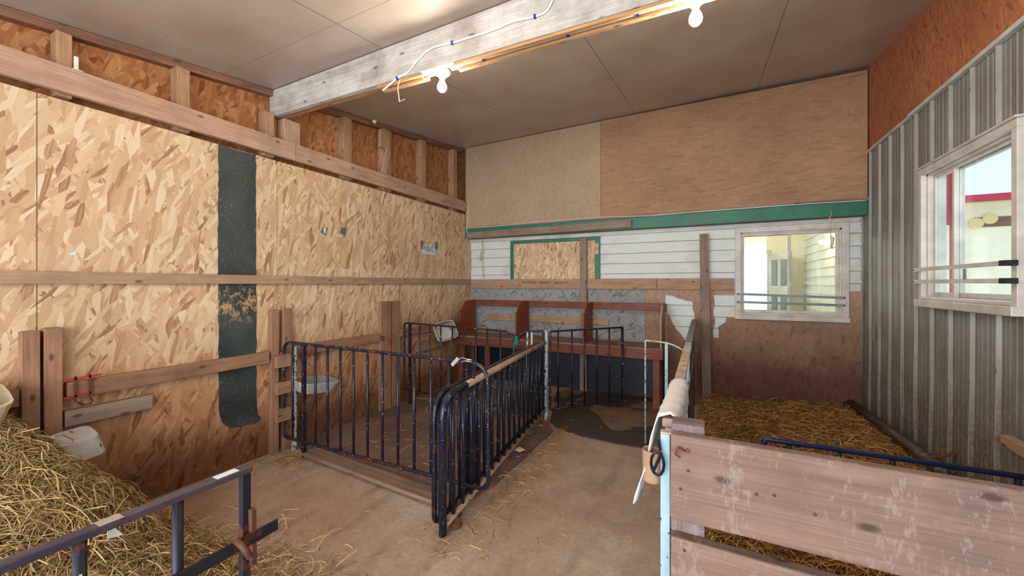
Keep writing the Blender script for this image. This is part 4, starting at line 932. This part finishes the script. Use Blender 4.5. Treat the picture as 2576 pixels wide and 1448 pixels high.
# ================================================================ small things
# tilted white tray on far gate
def tray(lab, c, sx, sy, sz, rot, mat, name='feed_tray', cat='tray', taper=.8):
    R = rot; c = Vector(c); m = MB(); n = []
    rings = [(1, sz), (1.03, sz), (1.03, sz-.008), (taper, 0), (taper*.96, .008), (.96, sz)]
    idx = []
    for (f, z) in rings:
        row = []
        for k in range(20):
            a = 2*math.pi*k/20; ca, sa = math.cos(a), math.sin(a); e = .45
            x = sx/2*f*math.copysign(abs(ca)**e, ca); y = sy/2*f*math.copysign(abs(sa)**e, sa)
            row.append(len(m.v)); m.v.append(tuple(c+R @ Vector((x, y, z))))
        idx.append(row)
    for r in range(len(rings)-1):
        if r == 3: continue
        for k in range(20):
            m.f.append([idx[r][k], idx[r][(k+1) % 20], idx[r+1][(k+1) % 20], idx[r+1][k]]); m.uv.append([(0, 0)]*4); m.mi.append(0)
    for k in range(20): m.f.append([idx[5][k], idx[5][(k+1) % 20], idx[0][(k+1) % 20], idx[0][k]]); m.uv.append([(0, 0)]*4); m.mi.append(0)
    m.f.append(idx[3]); m.uv.append([(0, 0)]*20); m.mi.append(0)
    m.f.append(idx[4]); m.uv.append([(0, 0)]*20); m.mi.append(0)
    # inner wall between ring 4 and 5
    for k in range(20): m.f.append([idx[4][k], idx[4][(k+1) % 20], idx[5][(k+1) % 20], idx[5][k]]); m.uv.append([(0, 0)]*4); m.mi.append(0)
    return tag(m.build(name, mat, smooth=False), lab, cat)
E = lambda a, b, c: (Matrix.Rotation(math.radians(c), 3, 'Z') @ Matrix.Rotation(math.radians(b), 3, 'Y') @ Matrix.Rotation(math.radians(a), 3, 'X'))
q = onX(1112, 832, XL+.10); tray('pale plastic tray tilted against left wall above far pen', (XL+.115, q.y, q.z-.02), .24, .30, .09, E(25, 65, 0), M['plastic_white'])
q = onX(790, 975, XL+.13); tray('dirty white feed tray fixed to left wall in first pen', (XL+.125, q.y, q.z-.02), .22, .36, .09, E(-8, 8, 0), M['plastic_white'])
q = onX(170, 1098, XL+.1); tray('white trough half buried in the hay under the near uprights', (XL+.185, q.y+.0, q.z+.02), .20, .19, .10, E(185, 12, 0), M['plastic_white'], 'trough', 'trough')
q = onX(0, 1010, XL+.12); tray('cream bucket rim cut off by the left edge above the hay', (XL+.14, q.y-.14, q.z-.10), .26, .30, .16, E(0, 18, 0), M['tub_cream'], 'bucket', 'bucket')
# red chain / halter on near uprights
root = thing('halter', 'red webbing halter hooked over the rail beside the near uprights', 'halter', onX(210, 960, XL+.055))
pt = lambda a, b: onX(a, b, XL+.055)
for ln in (((160, 957), (190, 952), (225, 944), (255, 941)), ((190, 946), (190, 985), (190, 1012)), ((226, 940), (228, 975), (228, 1002)), ((160, 1002), (190, 992), (228, 986))):
    m = MB(); m.bar(pt(*ln[0]), pt(*ln[-1]), .010, .006, (0, 0, 1) if ln[0][0] != ln[-1][0] and abs(ln[0][1]-ln[-1][1]) < 30 else (0, 1, 0)); m.build('strap', M['red'] if ln[0][1] > 950 else M['pipe_rust'], root)
m = MB(); m.tube([pt(195, 1012), pt(210, 1018), pt(228, 1014), pt(233, 1006), pt(225, 1000)], .003, 6); m.build('cord', M['pipe_dark'], root)
for (a, b, lab) in ((704, 892, 'small red snap hook at the middle uprights'), (976, 857, 'small red snap hook hanging on the far uprights')):
    q = onX(a, b, XL+.06); m = MB(); m.tube([q, q+Vector((.0, .02, .02)), q+Vector((0, .045, .0)), q+Vector((0, .04, -.04))], .007, 8); tag(m.build('snap_hook', M['red'], smooth=True), lab, 'hook')
q = onX(963, 850, XL+.06); m = MB(); m.tube([q+Vector((0, math.cos(a)*.02, math.sin(a)*.02)) for a in [j*math.pi/6 for j in range(12)]], .004, 6, True); tag(m.build('iron_ring', M['pipe_dark']), 'dark iron ring on the left upright of the far pair', 'ring')
# red clip chain behind first gate
q = onX(755, 885, XL+.06); root = thing('chain_clip', 'red chain clips on rail behind the first gate', 'chain', q)
for dy in (0, .05, .1):
    m = MB(); m.tube([q+Vector((0, dy+math.cos(a)*.012, math.sin(a)*.03-.02)) for a in [j*math.pi/4 for j in range(8)]], .004, 6, True); m.build('link', M['red'], root)
# iron pipe along steel wall
rP = thing('floor_pipe', 'old iron pipe lying along the foot of the steel wall', 'pipe', (1.22, 3, .1))
pp = [(1.225, 4.9, .20), (1.22, 4.31, .225), (1.215, 3.25, .265), (1.20, 2.3, .24), (1.2, 1.5, .22)]
m = MB(); m.tube(pp, .036, 14); m.build('pipe_run', M['steel_pipe'], rP, smooth=True)
for y in (3.95, 3.3):
    m = MB(); z = .225+(4.31-y)*.038; m.tube([(1.22+math.cos(a)*.039, y, z+math.sin(a)*.039) for a in [j*math.pi/8 for j in range(16)]], .006, 6, True)
    if y < 3.5: m.bar((1.24, y, z+.038), (1.325, y+.02, z+.075), .03, .006, (0, 1, 0))
    m.build('clamp', M['rust'], rP)
m = MB(); a, b = onX(2530, 1105, XR-.05), onX(2600, 1140, XR-.05); m.bar(a, (a.x, a.y-.6, a.z-.02), .05, .04, (0, 0, 1)); tag(m.build('wood_board', M['rail'], bevel=.003), 'stub of pale board at right edge against the steel wall', 'board')
q = onX(2197, 830, XR-.03); m = MB(); m.bar(q+Vector((0, 0, -.08)), q+Vector((0, 0, .06)), .05, .006, (0, 1, 0)); tag(m.build('steel_plate', M['metal'], bevel=.002), 'small steel door latch plate near the back corner of steel wall', 'plate')
# brass glint / white elbow at corner
q = Vector((1.16, 4.86, .15)); m = MB(); m.tube([q, q+Vector((.02, 0, .05)), q+Vector((.07, .01, .065))], .022, 10); tag(m.build('pipe_elbow', M['black'], smooth=True), 'black pipe elbow poking out at the back right corner', 'elbow')
# ================================================================ MATS
def mat_(lab, pts, h, mat, curved=0):
    P = [onZ(*p, 0) for p in pts]; P = [(max(p.x, XL+.01), p.y) for p in P]
    m = MB(); m.prism(jag(P, .006, .08), 'Z', .0005, h); return tag(m.build('floor_mat', mat, bevel=0), lab, 'mat')
mat_('worn dark rubber mat covering the floor of the first pen', ((705, 1105), (765, 1143), (860, 1185), (960, 1222), (1105, 1252), (1190, 1255), (1240, 1226), (1300, 1170), (1392, 1085), (1375, 1062), (1290, 1040), (1180, 1020), (1050, 1005), (985, 1000)), .014, M['mat'])
mat_('dark mat on the floor of the far pen behind the second gate', ((985, 992), (1050, 1000), (1180, 1015), (1290, 1036), (1376, 1056), (1378, 1035), (1395, 1000), (1330, 985), (1200, 975), (1060, 960)), .012, M['mat'])
mat_('damp patched mat with a rounded edge below the half open gate', ((1384, 1062), (1400, 1077), (1470, 1100), (1550, 1117), (1622, 1128), (1650, 1100), (1668, 1060), (1672, 1010), (1600, 985), (1480, 975), (1400, 985), (1392, 1020)), .012, M['mat_wet'])
m = MB(); a, b = onZ(765, 1150, .02), onZ(1105, 1240, .02)
m.bar((XL+.30, 2.10, .028), (-1.36, 1.99, .028), .13, .026, (0, 1, 0)); tag(m.build('sill_board', M['desk_top'], bevel=.003), 'flat worn board on the floor under the first gate', 'board')
# ================================================================ STRAW
def straw(name, lab, cat, mat, n, sample, hfun, lrange, wrange, base=None, up=.35, group=None, kind='stuff', thick=.05):
    xy = sample(n); n = len(xy)
    h = hfun(xy[:, 0], xy[:, 1])
    ln = rng.uniform(*lrange, n)*rng.choice([.5, 1, 1.4], n); wd = rng.uniform(*wrange, n)
    th = rng.uniform(0, 2*np.pi, n); ph = rng.normal(0, up, n)
    e = .02; gx = (hfun(xy[:, 0]+e, xy[:, 1])-hfun(xy[:, 0]-e, xy[:, 1]))/(2*e); gy = (hfun(xy[:, 0], xy[:, 1]+e)-hfun(xy[:, 0], xy[:, 1]-e))/(2*e)
    d = np.stack([np.cos(th), np.sin(th), np.clip(gx*np.cos(th)+gy*np.sin(th), -2, 2)+np.sin(ph)], 1); d /= np.linalg.norm(d, axis=1)[:, None]
    c = np.stack([xy[:, 0], xy[:, 1], h+rng.uniform(-.01, thick, n)*rng.uniform(0, 1, n)], 1)
    roll = rng.uniform(-1.2, 1.2, n); upv = np.array([0, 0, 1.])
    sd = np.cross(d, upv); sd /= np.linalg.norm(sd, axis=1)[:, None]; nn = np.cross(sd, d)
    sv = sd*np.cos(roll)[:, None]+nn*np.sin(roll)[:, None]
    bend = rng.normal(0, .10, n)*ln; bend2 = rng.normal(0, .12, n)*ln
    V = np.zeros((n, 4, 2, 3)); T = np.array([-.5, -.17, .17, .5])
    for k, t in enumerate(T):
        o = (1-4*t*t)
        p = c+d*(ln*t)[:, None]+sd*(bend*o)[:, None]+nn*(np.abs(bend2)*o)[:, None]
        V[:, k, 0] = p-sv*(wd/2)[:, None]; V[:, k, 1] = p+sv*(wd/2)[:, None]
    lo = V[:, :, :, 2].min(axis=(1, 2)); V[:, :, :, 2] += np.clip(.002-lo, 0, None)[:, None, None]
    V[:, :, :, 0] = np.clip(V[:, :, :, 0], XL+.004, XR-.045); V[:, :, :, 1] = np.clip(V[:, :, :, 1], -1.9, 4.93)
    V = V.reshape(-1, 3); b = (np.arange(n)*8)[:, None, None]
    Fq = (b+np.array([[0, 1, 3, 2], [2, 3, 5, 4], [4, 5, 7, 6]])[None]).reshape(-1, 4)
    rnd = np.repeat(rng.uniform(0.05, 1, n)**.9, 8)
    if base is not None:
        bx0, bx1, by0, by1, nx, ny = base
        X, Y = np.meshgrid(np.linspace(bx0, bx1, nx), np.linspace(by0, by1, ny), indexing='ij')
        Zb = np.maximum(hfun(X.ravel(), Y.ravel())-.012, -.01)+rng.uniform(-.006, .006, X.size)*(hfun(X.ravel(), Y.ravel()) > .01)
        B = np.stack([X.ravel(), Y.ravel(), Zb], 1); off = len(V)
        I = np.arange(nx*ny).reshape(nx, ny); Fb = np.stack([I[:-1, :-1], I[1:, :-1], I[1:, 1:], I[:-1, 1:]], -1).reshape(-1, 4)
        Fb = Fb[(hfun(B[:, 0], B[:, 1])[Fb].max(1)) > .006]
        V = np.concatenate([V, B]); Fq = np.concatenate([Fq, Fb+off]); rnd = np.concatenate([rnd, rng.uniform(.0, .45, len(B))])
    org = np.array([V[:, 0].mean(), V[:, 1].mean(), 0]); V = V-org
    me = bpy.data.meshes.new(name); me.vertices.add(len(V)); me.vertices.foreach_set('co', V.ravel())
    me.loops.add(len(Fq)*4); me.loops.foreach_set('vertex_index', Fq.ravel().astype(np.int32))
    me.polygons.add(len(Fq)); me.polygons.foreach_set('loop_start', np.arange(0, len(Fq)*4, 4, dtype=np.int32)); me.polygons.foreach_set('loop_total', np.full(len(Fq), 4, dtype=np.int32))
    me.update(calc_edges=True); me.validate()
    at = me.attributes.new('rnd', 'FLOAT', 'POINT'); at.data.foreach_set('value', rnd.astype(np.float32))
    me.materials.append(mat); o = bpy.data.objects.new(name, me); C.objects.link(o); o.location = org
    return tag(o, lab, cat, group, kind)
def sst(x): x = np.clip(x, 0, 1); return x*x*(3-2*x)
def wob(x, y, s=1): return .5*np.sin(x*7.1*s+y*3.3*s)+.3*np.sin(x*13*s-y*11*s+1)+.2*np.sin(y*21*s+x*17*s+2)
def hL(x, y):
    A = .13+.55*sst((-1.75-x)/1.3)
    edge = 1.12+.06*sst((x+3.0)/.4)-.07*sst((x+2.6)/.8)+.03*wob(x, y, 1.5)
    A = A*sst((-1.2-x)/.55)
    return np.maximum(0, A*sst((edge-y)/.56)**.85+.018*wob(x, y, 2)*sst((edge-y)/.3)*sst((-1.3-x)/.3))
def sL(n):
    x = rng.uniform(XL+.01, -1.2, n*2); y = rng.uniform(-.35, 1.32, n*2); k = hL(x, y) > .002; return np.stack([x, y], 1)[k][:n]
straw('hay_heap', 'big heap of greenish gold hay against the near left wall', 'hay', M['hay'], 42000, sL, hL, (.05, .13), (.002, .0042), base=(XL+.005, -1.2, -.35, 1.3, 70, 60))
def hR(x, y):
    e = sst((x+.10)/.12)
    return np.maximum(0, (.10+.05*sst((x-.2)/1.0)+.05*sst((3.2-y)/1.6)+.014*wob(x, y, 1.3))*e)
def sR(n):
    y = 4.93-(4.93-1.32)*rng.uniform(0, 1, n)**.8; x = rng.uniform(-.09, 1.26, n); return np.stack([x, y], 1)
straw('straw_bedding', 'thick golden brown straw bedding filling the right hand pen', 'straw', M['straw'], 60000, sR, hR, (.05, .14), (.0022, .0048), base=(-.10, 1.285, 1.31, 4.93, 40, 100))
def sS(n):
    x = np.concatenate([rng.normal(-1.18, .10, n//3), rng.uniform(-3.0, -.3, n//4), rng.normal(-2.9, .12, n//8), rng.uniform(-2.8, -1.4, n//4)])
    y = np.concatenate([rng.uniform(1.6, 3.6, n//3), rng.uniform(.9, 4.2, n//4), rng.normal(1.95, .07, n//8), rng.uniform(2.0, 3.4, n//4)])
    k = (x > XL+.02); return np.stack([x, y], 1)[k]
straw('loose_straw', 'scattered wisps of straw lying over the concrete and mats', 'straw', M['straw'], 1500, sS, lambda x, y: np.full_like(x, .014)*((x < -1.35) & (y > 2.05))+.002, (.03, .09), (.0018, .0034), up=.05, thick=.006)
def sT(n):
    x = rng.normal(-1.9, .35, n); y = 1.15+np.abs(rng.normal(0, .12, n)); return np.stack([x, y], 1)[(x > XL+.05)]
straw('loose_hay', 'stray hay stems fringing the foot of the big heap', 'hay', M['hay'], 500, sT, lambda x, y: np.zeros_like(x)+.003, (.05, .13), (.002, .004), up=.1, thick=.01)
# dry leaf by gate
q = onZ(1308, 1135, .02); m = MB(); m.face([q+Vector((a, b, c)) for a, b, c in ((-.05, 0, .002), (-.02, .035, .02), (.03, .03, .01), (.05, -.01, .025), (.01, -.03, .006))]); o = tag(m.build('dry_leaf', M['log'], fix=False), 'pale dry corn husk beside the worn beige gate', 'leaf'); s1 = o.modifiers.new('s', 'SOLIDIFY'); s1.thickness = .002
# ================================================================ BEYOND THE WINDOWS
# house room behind window 1
rx0, rx1, ry0, ry1 = -1.2, 1.40, 5.06, 8.0
hr = thing('house_room', 'cream painted room seen through the back window', 'room', (.2, 6.5, 0))
m = MB(); m.box(rx0, rx1+.1, ry0, ry1+.05, -.05, 0); m.build('room_floor', M['desk_top'], hr)
m = MB(); m.box(rx0, rx1+.1, ry0, ry1+.05, 2.5, 2.55); m.build('room_ceiling', M['osb_house'], hr)
d0, d1 = onY(1862, 700, ry1).x, onY(1930, 700, ry1).x; dz = onY(1900, 637, ry1).z
m = MB(); m.box(rx0-.05, d0, ry1, ry1+.06, 0, 2.5); m.box(d1, rx1+.05, ry1, ry1+.06, 0, 2.5); m.box(d0, d1, ry1, ry1+.06, dz, 2.5); m.build('far_room_wall', M['osb_house'], hr)
m = MB(); z = 0
while z < 2.5: m.hexa([(rx1-.012, ry0, z), (rx1+.02, ry0, z), (rx1+.02, ry1, z), (rx1-.012, ry1, z), (rx1, ry0, z+.12), (rx1+.02, ry0, z+.12), (rx1+.02, ry1, z+.12), (rx1, ry1, z+.12)], (0, 1, 0)); z += .121
m.build('side_siding', M['siding'], hr)
m = MB(); m.box(rx0-.05, rx0, ry0, ry1, 0, 2.5); m.build('left_room_wall', M['osb_house'], hr)
m = MB(); m.box(d0-.05, d0, ry1-.02, ry1, 0, dz+.05); m.box(d1, d1+.05, ry1-.02, ry1, 0, dz+.05); m.box(d0, d1, ry1-.02, ry1, dz, dz+.05); m.build('door_trim', M['white_paint'], hr)
dr = thing('panel_door', 'white panelled door standing open inside the house room', 'door', (d1+.06, ry1-.06, 0))
dx0 = d1+.03; m = MB(); m.bar((dx0, ry1-.05, dz/2), (dx0+.26, ry1-.30, dz/2), dz-.02, .035, (0, 0, 1)); m.build('door_leaf', M['white_paint'], dr)
for zc_, hh_ in ((dz*.82, .42), (dz*.5, .42), (dz*.18, .42)):
    for t in (.28, .72):
        cxx, cyy = dx0+.26*t-.022, ry1-.05-.25*t-.022
        m = MB(); m.bar((cxx, cyy, zc_-hh_/2), (cxx, cyy, zc_+hh_/2), .09, .012, (.26, -.25, 0)); m.build('door_panel', M['window_bar'], dr, bevel=.002)
q = onX(2090, 608, rx1-.02)
lr = thing('wall_lamp', 'round porcelain wall lamp lit inside the house room', 'lamp', q)
m = MB(); m.lathe((rx1-.013, q.y, q.z), [(0, 0), (.075, .001), (.075, .02), (.04, .035), (.03, .05), (0, .05)], 20, axis=(-1, 0, 0)); m.build('lamp_base', M['ceramic'], lr, smooth=True)
m = MB(); m.lathe((rx1-.062, q.y, q.z), [(.014, 0), (.03, .03), (.034, .05), (.02, .075), (0, .08)], 16, axis=(-1, 0, 0)); m.build('bulb', M['bulb_house'], lr, smooth=True)
# outside window 2
m = MB(); m.box(-40, 60, 8.2, 60, -.2, -.12); m.box(1.6, 60, -30, 8.2, -.2, -.12); g = tag(m.build('snowy_ground', M['plain_snow']), 'bright snowy ground outside the buildings', 'ground', kind='structure')
Yn = 9.0
ob = thing('log_shed', 'cream outbuilding with round log ends seen through the right window', 'building', (4.5, Yn, 0))
z1_ = onY(2500, 492, Yn).z
m = MB(); m.box(1.9, 9, Yn, Yn+.2, -.1, z1_); m.build('shed_wall', M['osb_house'], ob)
z0, z1 = onY(2500, 505, Yn-.3).z, onY(2500, 487, Yn-.3).z
m = MB(); m.box(1.9, 9, Yn-.33, Yn-.29, z0, z1); m.build('red_fascia', M['fascia_red'], ob)
m = MB(); m.box(1.9, 9, Yn-.285, Yn, z0+.02, z0+.05); m.build('soffit', M['log'], ob)
for px, py in ((2463, 560), (2498, 548), (2415, 580)):
    q = onY(px, py, Yn-.1); m = MB(); m.lathe((q.x, Yn, q.z), [(.085, 0), (.085, .04), (0, .04)], 18, axis=(0, -1, 0)); m.build('log_end', M['log'], ob)
q0, q1 = onY(2452, 560, Yn).x, onY(2560, 560, Yn).x; m = MB(); m.box(q0, q1+1, Yn-.012, Yn-.001, onY(2500, 570, Yn).z, onY(2500, 545, Yn).z); m.build('brown_band', M['post_red'], ob)
Yq = 6.6
x0, x1 = onY(2368, 500, Yq).x, onY(2409, 500, Yq).x; x2 = onY(2394, 500, Yq).x
m = MB(); m.box(x0, x1, Yq, Yq+.05, onY(2390, 565, Yq).z, 3.3); m.box(x2, x1, Yq, Yq+.05, -.1, onY(2390, 565, Yq).z); tag(m.build('red_door_post', M['red_paint']), 'dark red boarded post outside, left part of right window', 'post')
